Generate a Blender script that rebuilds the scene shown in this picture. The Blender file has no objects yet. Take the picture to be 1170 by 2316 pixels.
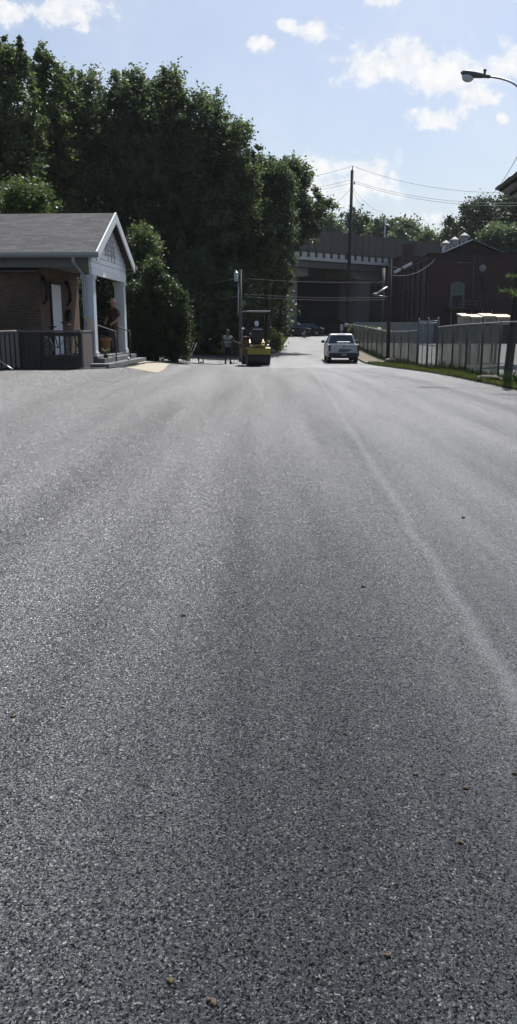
import bpy, bmesh, math, random
import numpy as np
from mathutils import Vector, Matrix
R = math.radians
rnd = random.Random(7)
scene = bpy.context.scene
col = scene.collection
# ------------------------------------------------------------------ camera
F = 1800.0; HC = 1.6; PITCH = math.atan((1158-740)/F)
cam = bpy.data.cameras.new('camera'); cam_o = bpy.data.objects.new('camera', cam); col.objects.link(cam_o)
cam_o.location = (0, 0, HC); cam_o.rotation_euler = (math.pi/2-PITCH, 0, 0)
cam.sensor_fit = 'VERTICAL'; cam.sensor_height = 24; cam.lens = F/2316*24; cam.clip_end = 3000; cam.clip_start = 0.05
scene.camera = cam_o
def at(px, py, Y):
    """world point at distance Y ahead seen at that place in the photograph"""
    u = (px-585)/F; v = -(py-1158)/F
    d = Vector((u, math.cos(PITCH)+v*math.sin(PITCH), -math.sin(PITCH)+v*math.cos(PITCH)))
    return Vector((d.x*Y/d.y, Y, HC+d.z*Y/d.y))
# ------------------------------------------------------------------ terrain
_yt = np.arange(-60, 700, 1.0)
_pr = np.interp(_yt, [-60,0,20,26,32,38,44,50,55,60,70,90,110,140,400,700],
                [0,0,0,-.04,-.12,-.27,-.40,-.35,-.2,-.07,.10,.50,.8,1.2,3,4])
_lf = np.interp(_yt, [-60,0,10,22,28,36,44,60,90,700], [0,0,.2,.49,.46,.5,.35,.3,.2,0])
_k = np.array([1,2,3,4,3,2,1])/16.
_pr = np.convolve(np.pad(_pr,3,mode='edge'), _k, 'valid'); _lf = np.convolve(np.pad(_lf,3,mode='edge'), _k, 'valid')
def gz(x, y):
    s = np.clip((-np.asarray(x, float)-.4)/4.6, 0, 1); s = s*s*(3-2*s)
    return np.interp(y, _yt, _pr) + np.interp(y, _yt, _lf)*s
def g(x, y): return float(gz(x, y))
# ------------------------------------------------------------------ materials
ALB, RB, SB, TILT, TLO, THI = .43, .30, 1.75, .1, .61, .88
def newmat(name):
    m = bpy.data.materials.new(name); m.use_nodes = True
    nt = m.node_tree; return m, nt, nt.nodes['Principled BSDF']
def N(nt, typ, **kw):
    n = nt.nodes.new(typ)
    for k, v in kw.items():
        if k in n.inputs.keys(): n.inputs[k].default_value = v
        else: setattr(n, k, v)
    return n
def rgba(c): return (c[0], c[1], c[2], 1)
def ramp(nt, stops, fac=None):
    r = nt.nodes.new('ShaderNodeValToRGB'); e = r.color_ramp.elements
    while len(e) < len(stops): e.new(0.5)
    for el, (p, c) in zip(e, stops):
        el.position = p; el.color = rgba(c) if hasattr(c, '__len__') else (c, c, c, 1)
    if fac is not None: nt.links.new(fac, r.inputs['Fac'])
    return r
def math_(nt, op, a, b=None, c=None, clamp=False):
    n = nt.nodes.new('ShaderNodeMath'); n.operation = op; n.use_clamp = clamp
    for i, v in enumerate((a, b, c)):
        if v is None: continue
        if isinstance(v, (int, float)): n.inputs[i].default_value = v
        else: nt.links.new(v, n.inputs[i])
    return n.outputs[0]
def mixc(nt, f, a, b, typ='MIX'):
    n = nt.nodes.new('ShaderNodeMix'); n.data_type = 'RGBA'; n.blend_type = typ
    for s, v in ((0, f), (6, a), (7, b)):
        if isinstance(v, (int, float)): n.inputs[s].default_value = v
        elif isinstance(v, tuple): n.inputs[s].default_value = rgba(v)
        else: nt.links.new(v, n.inputs[s])
    return n.outputs[2]
def M(name, c, rough=.6, metal=0., var=.18, scale=3., bump=.0, bscale=None, spec=.5, stretch=None):
    m, nt, p = newmat(name)
    tc = N(nt, 'ShaderNodeTexCoord'); src = tc.outputs['Object']
    if stretch:
        mp = N(nt, 'ShaderNodeMapping'); mp.inputs['Scale'].default_value = stretch
        nt.links.new(src, mp.inputs['Vector']); src = mp.outputs[0]
    no = N(nt, 'ShaderNodeTexNoise', Scale=scale, Detail=6., Roughness=.65); nt.links.new(src, no.inputs['Vector'])
    r = ramp(nt, [(.25, tuple(max(0, x*(1-var)) for x in c)), (.75, tuple(min(1, x*(1+var)) for x in c))], no.outputs['Fac'])
    nt.links.new(r.outputs[0], p.inputs['Base Color'])
    p.inputs['Roughness'].default_value = rough; p.inputs['Metallic'].default_value = metal
    p.inputs['Specular IOR Level'].default_value = spec
    if bump:
        nb = N(nt, 'ShaderNodeTexNoise', Scale=bscale or scale*6, Detail=4.); nt.links.new(src, nb.inputs['Vector'])
        b = N(nt, 'ShaderNodeBump', Strength=bump, Distance=.02); nt.links.new(nb.outputs['Fac'], b.inputs['Height'])
        nt.links.new(b.outputs[0], p.inputs['Normal'])
    return m
def M_brick(name, c1, c2, mortar, sc=1., bw=.215, bh=.075, mort=.012, rough=.85):
    m, nt, p = newmat(name)
    tc = N(nt, 'ShaderNodeTexCoord'); sx = N(nt, 'ShaderNodeSeparateXYZ'); nt.links.new(tc.outputs['Object'], sx.inputs[0])
    s = math_(nt, 'ADD', sx.outputs[0], sx.outputs[1]); cb = N(nt, 'ShaderNodeCombineXYZ')
    nt.links.new(s, cb.inputs[0]); nt.links.new(sx.outputs[2], cb.inputs[1])
    b = N(nt, 'ShaderNodeTexBrick', Scale=1/sc); b.inputs['Brick Width'].default_value = bw; b.inputs['Row Height'].default_value = bh
    b.inputs['Mortar Size'].default_value = mort; b.inputs['Color1'].default_value = rgba(c1); b.inputs['Color2'].default_value = rgba(c2)
    b.inputs['Mortar'].default_value = rgba(mortar); nt.links.new(cb.outputs[0], b.inputs['Vector'])
    no = N(nt, 'ShaderNodeTexNoise', Scale=1.3, Detail=5.); nt.links.new(tc.outputs['Object'], no.inputs['Vector'])
    r = ramp(nt, [(.3, .72), (.7, 1.15)], no.outputs['Fac'])
    nt.links.new(mixc(nt, 1., b.outputs['Color'], r.outputs[0], 'MULTIPLY'), p.inputs['Base Color'])
    bp = N(nt, 'ShaderNodeBump', Strength=.5, Distance=.01, invert=True); nt.links.new(b.outputs['Fac'], bp.inputs['Height'])
    nt.links.new(bp.outputs[0], p.inputs['Normal']); p.inputs['Roughness'].default_value = rough
    return m
def M_shingle(name):
    m, nt, p = newmat(name)
    tc = N(nt, 'ShaderNodeTexCoord'); mp = N(nt, 'ShaderNodeMapping'); nt.links.new(tc.outputs['Object'], mp.inputs[0])
    mp.inputs['Scale'].default_value = (1, 1.18, 0)
    b = N(nt, 'ShaderNodeTexBrick', Scale=1.); b.inputs['Brick Width'].default_value = .31; b.inputs['Row Height'].default_value = .14
    b.inputs['Mortar Size'].default_value = .009; b.inputs['Color1'].default_value = rgba((.032,.031,.033)); b.inputs['Color2'].default_value = rgba((.066,.065,.068))
    b.inputs['Mortar'].default_value = rgba((.02,.02,.02)); b.inputs['Bias'].default_value = -.1; nt.links.new(mp.outputs[0], b.inputs['Vector'])
    no = N(nt, 'ShaderNodeTexNoise', Scale=2.2, Detail=8.); nt.links.new(tc.outputs['Object'], no.inputs['Vector'])
    r = ramp(nt, [(.3, .75), (.7, 1.2)], no.outputs['Fac'])
    nt.links.new(mixc(nt, 1., b.outputs['Color'], r.outputs[0], 'MULTIPLY'), p.inputs['Base Color'])
    bp = N(nt, 'ShaderNodeBump', Strength=.6, Distance=.01, invert=True); nt.links.new(b.outputs['Fac'], bp.inputs['Height'])
    nt.links.new(bp.outputs[0], p.inputs['Normal']); p.inputs['Roughness'].default_value = .92
    return m
def M_asphalt(name, fresh=True):
    m, nt, p = newmat(name); L = nt.links
    geo = N(nt, 'ShaderNodeNewGeometry'); tc = N(nt, 'ShaderNodeTexCoord'); P = tc.outputs['Object']
    # warp so that the stones are irregular
    w = N(nt, 'ShaderNodeTexNoise', Scale=95., Detail=2.); L.new(P, w.inputs['Vector'])
    wv = N(nt, 'ShaderNodeVectorMath', operation='MULTIPLY_ADD'); L.new(w.outputs['Color'], wv.inputs[0])
    wv.inputs[1].default_value = (.015,.015,.0); L.new(P, wv.inputs[2])
    def vor(sc, feat='F1'):
        v = N(nt, 'ShaderNodeTexVoronoi', feature=feat, Scale=sc); v.voronoi_dimensions = '2D'; L.new(wv.outputs[0], v.inputs['Vector']); return v
    v1 = vor(172.); v2 = vor(360.); e1 = vor(172., 'DISTANCE_TO_EDGE')
    big = N(nt, 'ShaderNodeTexNoise', Scale=.55, Detail=5., Roughness=.6); 
    mp = N(nt, 'ShaderNodeMapping'); mp.inputs['Scale'].default_value = (1, .22, 1); L.new(P, mp.inputs[0]); L.new(mp.outputs[0], big.inputs['Vector'])
    mid = N(nt, 'ShaderNodeTexNoise', Scale=7., Detail=5., Roughness=.7); L.new(P, mid.inputs['Vector'])
    fine = N(nt, 'ShaderNodeTexNoise', Scale=420., Detail=3.); L.new(P, fine.inputs['Vector'])
    sep = N(nt, 'ShaderNodeSeparateColor'); L.new(v1.outputs['Color'], sep.inputs[0])
    sep2 = N(nt, 'ShaderNodeSeparateColor'); L.new(v2.outputs['Color'], sep2.inputs[0])
    stone = ramp(nt, [(0, .012), (.40, .030), (.68, .065), (.86, .20), (.96, .48), (1, .75)], sep.outputs[0])
    small = ramp(nt, [(0, .010), (.5, .018), (.80, .07), (.93, .30), (1, .8)], sep2.outputs[0])
    pick = ramp(nt, [(.46, 0.), (.54, 1.)], mid.outputs['Fac'])
    pk = math_(nt, 'MULTIPLY_ADD', pick.outputs[0], .50, .22)
    c = mixc(nt, pk, small.outputs[0], stone.outputs[0])
    edge = ramp(nt, [(0, .10), (.10, .55), (.22, 1.)], e1.outputs['Distance'])  # gaps between stones: dark binder, with depth shade put into the colour
    eg = math_(nt, 'MULTIPLY_ADD', fine.outputs['Fac'], 2.4, -.55, True)
    c = mixc(nt, eg, c, mixc(nt, 1., c, edge.outputs[0], 'MULTIPLY'))
    big_s = N(nt, 'ShaderNodeTexVoronoi', feature='F1', Scale=80.); big_s.voronoi_dimensions = '2D'; L.new(wv.outputs[0], big_s.inputs['Vector'])
    bs = N(nt, 'ShaderNodeSeparateColor'); L.new(big_s.outputs['Color'], bs.inputs[0])
    bm_ = math_(nt, 'MULTIPLY', math_(nt, 'GREATER_THAN', bs.outputs[0], .955), math_(nt, 'LESS_THAN', big_s.outputs['Distance'], .33))
    c = mixc(nt, math_(nt, 'MULTIPLY', bm_, .8), c, (.26,.26,.255))
    pore = N(nt, 'ShaderNodeTexNoise', Scale=125., Detail=4., Roughness=.6); L.new(P, pore.inputs['Vector'])
    pr_a = ramp(nt, [(.13, .02), (.25, 1.)], sep.outputs[2]); pr_b = ramp(nt, [(.38, .05), (.46, 1.)], pore.outputs['Fac']); pr_ = N(nt, 'ShaderNodeMix', data_type='RGBA', blend_type='MULTIPLY'); pr_.inputs[0].default_value = 1.; L.new(pr_a.outputs[0], pr_.inputs[6]); L.new(pr_b.outputs[0], pr_.inputs[7]); pro = pr_.outputs[2]; c = mixc(nt, 1., c, pro, 'MULTIPLY')
    tone = ramp(nt, [(.3, .70), (.7, 1.28)], big.outputs['Fac']); c = mixc(nt, 1., c, tone.outputs[0], 'MULTIPLY')
    bd = N(nt, 'ShaderNodeTexNoise', Scale=1.5, Detail=3.); mb = N(nt, 'ShaderNodeMapping'); mb.inputs['Scale'].default_value = (1, .045, 1); mb.inputs['Rotation'].default_value = (0,0,R(-3)); L.new(P, mb.inputs[0]); L.new(mb.outputs[0], bd.inputs['Vector'])
    bdr = ramp(nt, [(.34, .78), (.68, 1.17)], bd.outputs['Fac']); c = mixc(nt, 1., c, bdr.outputs[0], 'MULTIPLY')
    t2 = ramp(nt, [(.25, .78), (.75, 1.2)], mid.outputs['Fac']); c = mixc(nt, 1., c, t2.outputs[0], 'MULTIPLY')
    c = mixc(nt, 1., c, (.96*ALB, 1.03*ALB, 1.0*ALB), 'MULTIPLY')
    rough_k = math_(nt, 'ADD', math_(nt, 'MULTIPLY_ADD', big.outputs['Fac'], .2, RB), math_(nt, 'MULTIPLY_ADD', bd.outputs['Fac'], .2, -.1))
    
    if fresh:
        # the joint between two paver passes
        sx = N(nt, 'ShaderNodeSeparateXYZ'); L.new(P, sx.inputs[0])
        nz = N(nt, 'ShaderNodeTexNoise', Scale=1.4, Detail=6.); L.new(P, nz.inputs['Vector'])
        s = math_(nt, 'MULTIPLY_ADD', sx.outputs[1], -.036, sx.outputs[0]); s = math_(nt, 'ADD', s, -1.02)
        s = math_(nt, 'ADD', s, math_(nt, 'MULTIPLY_ADD', nz.outputs['Fac'], .16, -.08))
        a = math_(nt, 'ABSOLUTE', s); jm = math_(nt, 'SMOOTH_MIN', math_(nt, 'SUBTRACT', 1., math_(nt, 'MULTIPLY', a, 13.)), 1., .2, True)
        jm = math_(nt, 'MULTIPLY', math_(nt, 'MAXIMUM', jm, 0.), math_(nt, 'MULTIPLY_ADD', mid.outputs['Fac'], 1.4, -.1, True))
        c = mixc(nt, math_(nt, 'MULTIPLY', jm, .52), c, (.17,.173,.178))
        rt = math_(nt, 'MULTIPLY', math_(nt, 'MULTIPLY', math_(nt, 'ADD', s, .1), 2., None, True), math_(nt, 'SUBTRACT', 1.15, math_(nt, 'MULTIPLY', s, .5), None, True))
        c = mixc(nt, math_(nt, 'MULTIPLY', rt, .22), c, (.16,.16,.165))
        lt = math_(nt, 'SUBTRACT', 1., math_(nt, 'MULTIPLY', math_(nt, 'ABSOLUTE', math_(nt, 'ADD', s, .22)), 5.5), None, True)
        c = mixc(nt, math_(nt, 'MULTIPLY', lt, .35), c, (.015,.015,.016))  # dark line left of the joint: its shadow put into the colour
    else:
        c = mixc(nt, .6, c, (.17,.17,.172))
        pz = N(nt, 'ShaderNodeTexNoise', Scale=.8, Detail=4.); mq = N(nt, 'ShaderNodeMapping'); mq.inputs['Scale'].default_value = (.5,.6,1)
        L.new(P, mq.inputs[0]); L.new(mq.outputs[0], pz.inputs['Vector'])
        pm = ramp(nt, [(.64, 0.), (.67, 1.)], pz.outputs['Fac']); c = mixc(nt, math_(nt, 'MULTIPLY', pm.outputs[0], .7), c, (.022,.022,.024))
    L.new(c, p.inputs['Base Color']); L.new(rough_k, p.inputs['Roughness'])
    L.new(math_(nt, 'MULTIPLY', math_(nt, 'MULTIPLY_ADD', edge.outputs[0], SB*.6, SB*.4), math_(nt, 'MULTIPLY', math_(nt, 'MULTIPLY_ADD', pro, .8, .2), bdr.outputs[0])), p.inputs['Specular IOR Level'])
    # each stone is a little crooked pyramid: its facet leans by TLO..THI in a direction of its own
    def lean(v):
        q = N(nt, 'ShaderNodeSeparateColor'); L.new(v, q.inputs[0]); an = math_(nt, 'MULTIPLY', q.outputs[1], 6.2832); mg = math_(nt, 'MULTIPLY_ADD', q.outputs[2], THI-TLO, TLO)
        cb = N(nt, 'ShaderNodeCombineXYZ'); L.new(math_(nt, 'MULTIPLY', math_(nt, 'COSINE', an), mg), cb.inputs[0]); L.new(math_(nt, 'MULTIPLY', math_(nt, 'SINE', an), mg), cb.inputs[1]); return cb.outputs[0]
    bmp = N(nt, 'ShaderNodeBump', Strength=TILT, Distance=.004)
    h = math_(nt, 'ADD', math_(nt, 'MULTIPLY', edge.outputs[0], .7), math_(nt, 'MULTIPLY', fine.outputs['Fac'], .6)); L.new(h, bmp.inputs['Height'])
    vm = N(nt, 'ShaderNodeMix', data_type='VECTOR'); L.new(pk, vm.inputs[0]); L.new(lean(v2.outputs['Color']), vm.inputs[4]); L.new(lean(v1.outputs['Color']), vm.inputs[5])
    pick_ = math_(nt, 'GREATER_THAN', pk, .5); L.new(pick_, vm.inputs[0])
    ad = N(nt, 'ShaderNodeVectorMath', operation='ADD'); L.new(bmp.outputs[0], ad.inputs[0]); L.new(vm.outputs[1], ad.inputs[1])
    nn = N(nt, 'ShaderNodeVectorMath', operation='NORMALIZE'); L.new(ad.outputs[0], nn.inputs[0]); L.new(nn.outputs[0], p.inputs['Normal'])
    return m
def M_leaf(name, dark, light, trans=.35):
    m, nt, p = newmat(name); L = nt.links
    at_ = N(nt, 'ShaderNodeAttribute', attribute_name='tone')
    r = ramp(nt, [(0, dark), (1, light)], at_.outputs['Fac'])
    L.new(r.outputs[0], p.inputs['Base Color']); p.inputs['Roughness'].default_value = .5; p.inputs['Specular IOR Level'].default_value = .45
    t = N(nt, 'ShaderNodeBsdfTranslucent'); L.new(mixc(nt, 1., r.outputs[0], (1.2,1.35,.75), 'MULTIPLY'), t.inputs['Color'])
    mx = N(nt, 'ShaderNodeMixShader'); mx.inputs[0].default_value = trans
    L.new(p.outputs[0], mx.inputs[1]); L.new(t.outputs[0], mx.inputs[2]); L.new(mx.outputs[0], nt.nodes['Material Output'].inputs['Surface'])
    return m
MT = dict(
 asphalt=M_asphalt('fresh_asphalt'), old_asphalt=M_asphalt('older_asphalt', False),
 soil=M('soil', (.06,.055,.035), .95, var=.4, scale=.6, bump=.5),
 lawn=M('lawn', (.05,.06,.02), .9, var=.35, scale=1.4, bump=.6, bscale=30),
 drydirt=M('dry_dirt', (.115,.098,.07), .95, var=.35, scale=1.5, bump=.6, bscale=20),
 yard=M('yard_gravel', (.075,.078,.072), .9, var=.25, scale=1.2, bump=.4, bscale=25),
 pad=M('pale_concrete', (.26,.23,.175), .85, var=.12, scale=2.5, bump=.3, bscale=40),
 concrete=M('concrete', (.2,.2,.195), .85, var=.2, scale=1.5, bump=.25, bscale=25),
 concrete_dark=M('dark_concrete', (.022,.023,.024), .9, var=.3, scale=.9, bump=.25, bscale=14),  # concrete base darkened so that the underpass reads as deep shade
 bridge_conc=M('bridge_concrete', (.42,.41,.385), .8, var=.14, scale=.5, stretch=(1,1,.4)),
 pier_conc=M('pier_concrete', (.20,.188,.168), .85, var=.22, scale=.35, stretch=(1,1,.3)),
 steel_beam=M('painted_steel', (.085,.082,.072), .6, var=.25, scale=.5),
 screen=M('screen_panel', (.066,.060,.054), .7, var=.2, scale=.7, stretch=(1,1,.3)),
 step=M('step_concrete', (.11,.115,.115), .9, var=.3, scale=3., bump=.3, bscale=30),
 white=M('white_paint', (.52,.54,.56), .45, var=.05, scale=2.),
 siding=M('white_siding', (.72,.74,.76), .5, var=.07, scale=1.4),
 gutter=M('gutter_metal', (.30,.31,.32), .4, var=.08),
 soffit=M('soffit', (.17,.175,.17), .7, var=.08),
 door=M('white_door', (.72,.74,.77), .4, var=.04),
 dull_brown=M('dull_brown_strip', (.34,.29,.27), .8, var=.25, scale=7),
 shingle=M_shingle('grey_shingles'), 
 brick=M_brick('house_brick', (.085,.047,.028), (.14,.077,.043), (.13,.105,.08)),
 redbrick=M_brick('works_brick', (.032,.013,.010), (.052,.020,.015), (.045,.026,.022), 1.),
 wood=M('weathered_wood', (.045,.038,.032), .85, var=.4, scale=5, stretch=(6,6,1), bump=.3),
 wood_pale=M('pale_weathered_wood', (.14,.125,.11), .85, var=.3, scale=5, stretch=(6,6,1)),
 pole=M('pole_wood', (.022,.019,.017), .85, var=.35, scale=6, stretch=(4,4,.5), bump=.3),
 pole_grey=M('weathered_pole', (.08,.075,.07), .85, var=.3, scale=6, stretch=(4,4,.4), bump=.3),
 galv=M('galvanised_metal', (.42,.44,.46), .42, .75, var=.15, scale=8),
 darkmetal=M('dark_metal', (.03,.032,.035), .5, .4, var=.2),
 black=M('black_plastic', (.012,.012,.013), .5, var=.2),
 rubber=M('rubber', (.018,.018,.018), .8, var=.25, scale=12),
 drum=M('drum_steel', (.035,.035,.036), .45, .3, var=.3, scale=5),
 yellow=M('yellow_paint', (.27,.215,.03), .5, var=.15, scale=6, bump=.05),
 maroon_paint=M('dull_red_paint', (.11,.035,.025), .6, var=.2),
 truck=M('truck_paint', (.40,.42,.44), .28, var=.06, scale=3, spec=.6),
 truck_reflection_paint=M('tailgate_reflection_paint', (.09,.09,.10), .4, var=.5, scale=12),
 taillight=M('tail_lamp', (.10,.012,.012), .2, var=.2),
 plate=M('number_plate', (.22,.23,.24), .5, var=.1),
 glass=M('dark_glass', (.02,.025,.03), .06, var=.1, spec=.8),
 windowglass=M('window_glass', (.05,.06,.065), .12, var=.3, scale=2),
 lens=M('lamp_glass', (.55,.57,.58), .15, var=.1, scale=8),
 castalu=M('cast_aluminium', (.10,.105,.10), .55, .3, var=.2),
 bark=M('bark', (.055,.045,.035), .95, var=.35, scale=3, stretch=(3,3,.6), bump=.5),
 skin_dark=M('dark_skin', (.10,.055,.035), .5, var=.1), skin_light=M('tan_skin', (.36,.20,.13), .5, var=.08),
 vest=M('grey_vest', (.15,.155,.165), .85, var=.2, scale=9), reflective=M('reflective_band', (.32,.33,.34), .5, var=.1),
 shorts=M('black_cloth', (.014,.014,.016), .9, var=.2, scale=10), greyshirt=M('grey_cloth', (.085,.09,.10), .85, var=.2, scale=10),
 maroon=M('maroon_cloth', (.075,.034,.027), .9, var=.2, scale=10), brownpants=M('brown_cloth', (.12,.09,.07), .9, var=.25, scale=10),
 straw=M('straw', (.46,.38,.25), .8, var=.15, scale=30), boot=M('boot_leather', (.02,.018,.016), .6, var=.2),
 helmet=M('white_helmet', (.72,.76,.78), .3, var=.04), hair=M('dark_hair', (.02,.016,.013), .7, var=.2),
 beige=M('beige_panel', (.38,.34,.26), .6, var=.1, scale=2), terracotta=M('terracotta', (.22,.10,.055), .9, var=.4, scale=9),
 orange=M('orange_plastic', (.55,.14,.05), .5, var=.1), blue_metal=M('blue_grey_metal', (.10,.12,.14), .5, .3, var=.2),
 roofmetal=M('metal_roof', (.48,.49,.50), .4, .5, var=.15, scale=1), wire=M('weathered_wire', (.20,.21,.215), .5, .3, var=.1),
 wire_dark=M('dark_wire', (.09,.09,.09), .6, var=.1),
 clod=M('clod', (.11,.085,.045), .95, var=.45, scale=160, bump=.5), hose=M('hose_rubber', (.03,.035,.035), .6, var=.2),
 rock=M('pale_rock', (.22,.19,.16), .9, var=.25, scale=6, bump=.5), carpaint=M('dark_car_paint', (.015,.016,.02), .25, var=.1, spec=.6),
 corrug=M('corrugated_underside', (.16,.165,.17), .6, .2, var=.2, scale=2),
 grassblade=M('grass_blades', (.13,.19,.03), .8, var=.3, scale=2.),
 weed=M('weeds', (.09,.13,.03), .8, var=.4, scale=2.),
)
def M_fabric():
    m, nt, p = newmat('privacy_screen'); L = nt.links
    tc = N(nt, 'ShaderNodeTexCoord'); mp = N(nt, 'ShaderNodeMapping'); mp.inputs['Scale'].default_value = (1, 1.5, .25); L.new(tc.outputs['Object'], mp.inputs[0])
    no = N(nt, 'ShaderNodeTexNoise', Scale=1.6, Detail=6., Roughness=.7); L.new(mp.outputs[0], no.inputs['Vector'])
    r = ramp(nt, [(.25, (.052,.058,.047)), (.75, (.095,.104,.086))], no.outputs['Fac']); L.new(r.outputs[0], p.inputs['Base Color'])
    p.inputs['Roughness'].default_value = .9
    n2 = N(nt, 'ShaderNodeTexNoise', Scale=.9, Detail=4.); L.new(tc.outputs['Object'], n2.inputs['Vector'])
    tr = N(nt, 'ShaderNodeBsdfTranslucent'); L.new(r.outputs[0], tr.inputs['Color']); tp = N(nt, 'ShaderNodeBsdfTransparent'); m1 = N(nt, 'ShaderNodeMixShader'); m1.inputs[0].default_value = .45; L.new(p.outputs[0], m1.inputs[1]); L.new(tr.outputs[0], m1.inputs[2]); m2 = N(nt, 'ShaderNodeMixShader'); L.new(tp.outputs[0], m2.inputs[1]); L.new(m1.outputs[0], m2.inputs[2]); L.new(m2.outputs[0], nt.nodes['Material Output'].inputs['Surface'])
    a = ramp(nt, [(.3, .68), (.7, .88)], n2.outputs['Fac']); L.new(a.outputs[0], m2.inputs[0])
    return m
MT['fabric'] = M_fabric()
def M_link(name='chain_link_mesh', c=(.16,.18,.18), pitch=.06, wire=.1):
    m, nt, p = newmat(name); L = nt.links
    tc = N(nt, 'ShaderNodeTexCoord'); sx = N(nt, 'ShaderNodeSeparateXYZ'); L.new(tc.outputs['Object'], sx.inputs[0])
    h = math_(nt, 'ADD', sx.outputs[0], sx.outputs[1])
    def line(s):
        q = math_(nt, 'MULTIPLY', math_(nt, 'MULTIPLY_ADD', sx.outputs[2], s, h), 1/pitch)
        fr = math_(nt, 'FRACT', q); return math_(nt, 'LESS_THAN', fr, wire)
    a = math_(nt, 'MAXIMUM', line(1.), line(-1.)); L.new(a, p.inputs['Alpha'])
    p.inputs['Base Color'].default_value = rgba(c); p.inputs['Roughness'].default_value = .5; p.inputs['Metallic'].default_value = .4
    return m
MT['link'] = M_link(); MT['gate_link'] = M_link('gate_mesh', (.13,.15,.17), .06, .2)
LEAF = dict(
 deep=M_leaf('deep_leaves', (.030,.045,.027), (.115,.145,.085), .42), mid=M_leaf('mid_leaves', (.038,.055,.028), (.125,.155,.075), .45),
 bright=M_leaf('bright_leaves', (.045,.066,.026), (.13,.165,.06), .42), yew=M_leaf('hedge_leaves', (.026,.040,.022), (.085,.112,.045), .34),
 far=M_leaf('far_leaves', (.055,.080,.050), (.12,.155,.085), .35), fardark=M_leaf('far_dark_leaves', (.020,.032,.018), (.06,.085,.035), .25),  # far leaves are paler: distance haze put into their colour
 grass=M_leaf('grass_leaf', (.055,.068,.020), (.10,.115,.035), .35), pine=M_leaf('pine_needles', (.05,.09,.03), (.16,.22,.08), .3))
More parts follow.
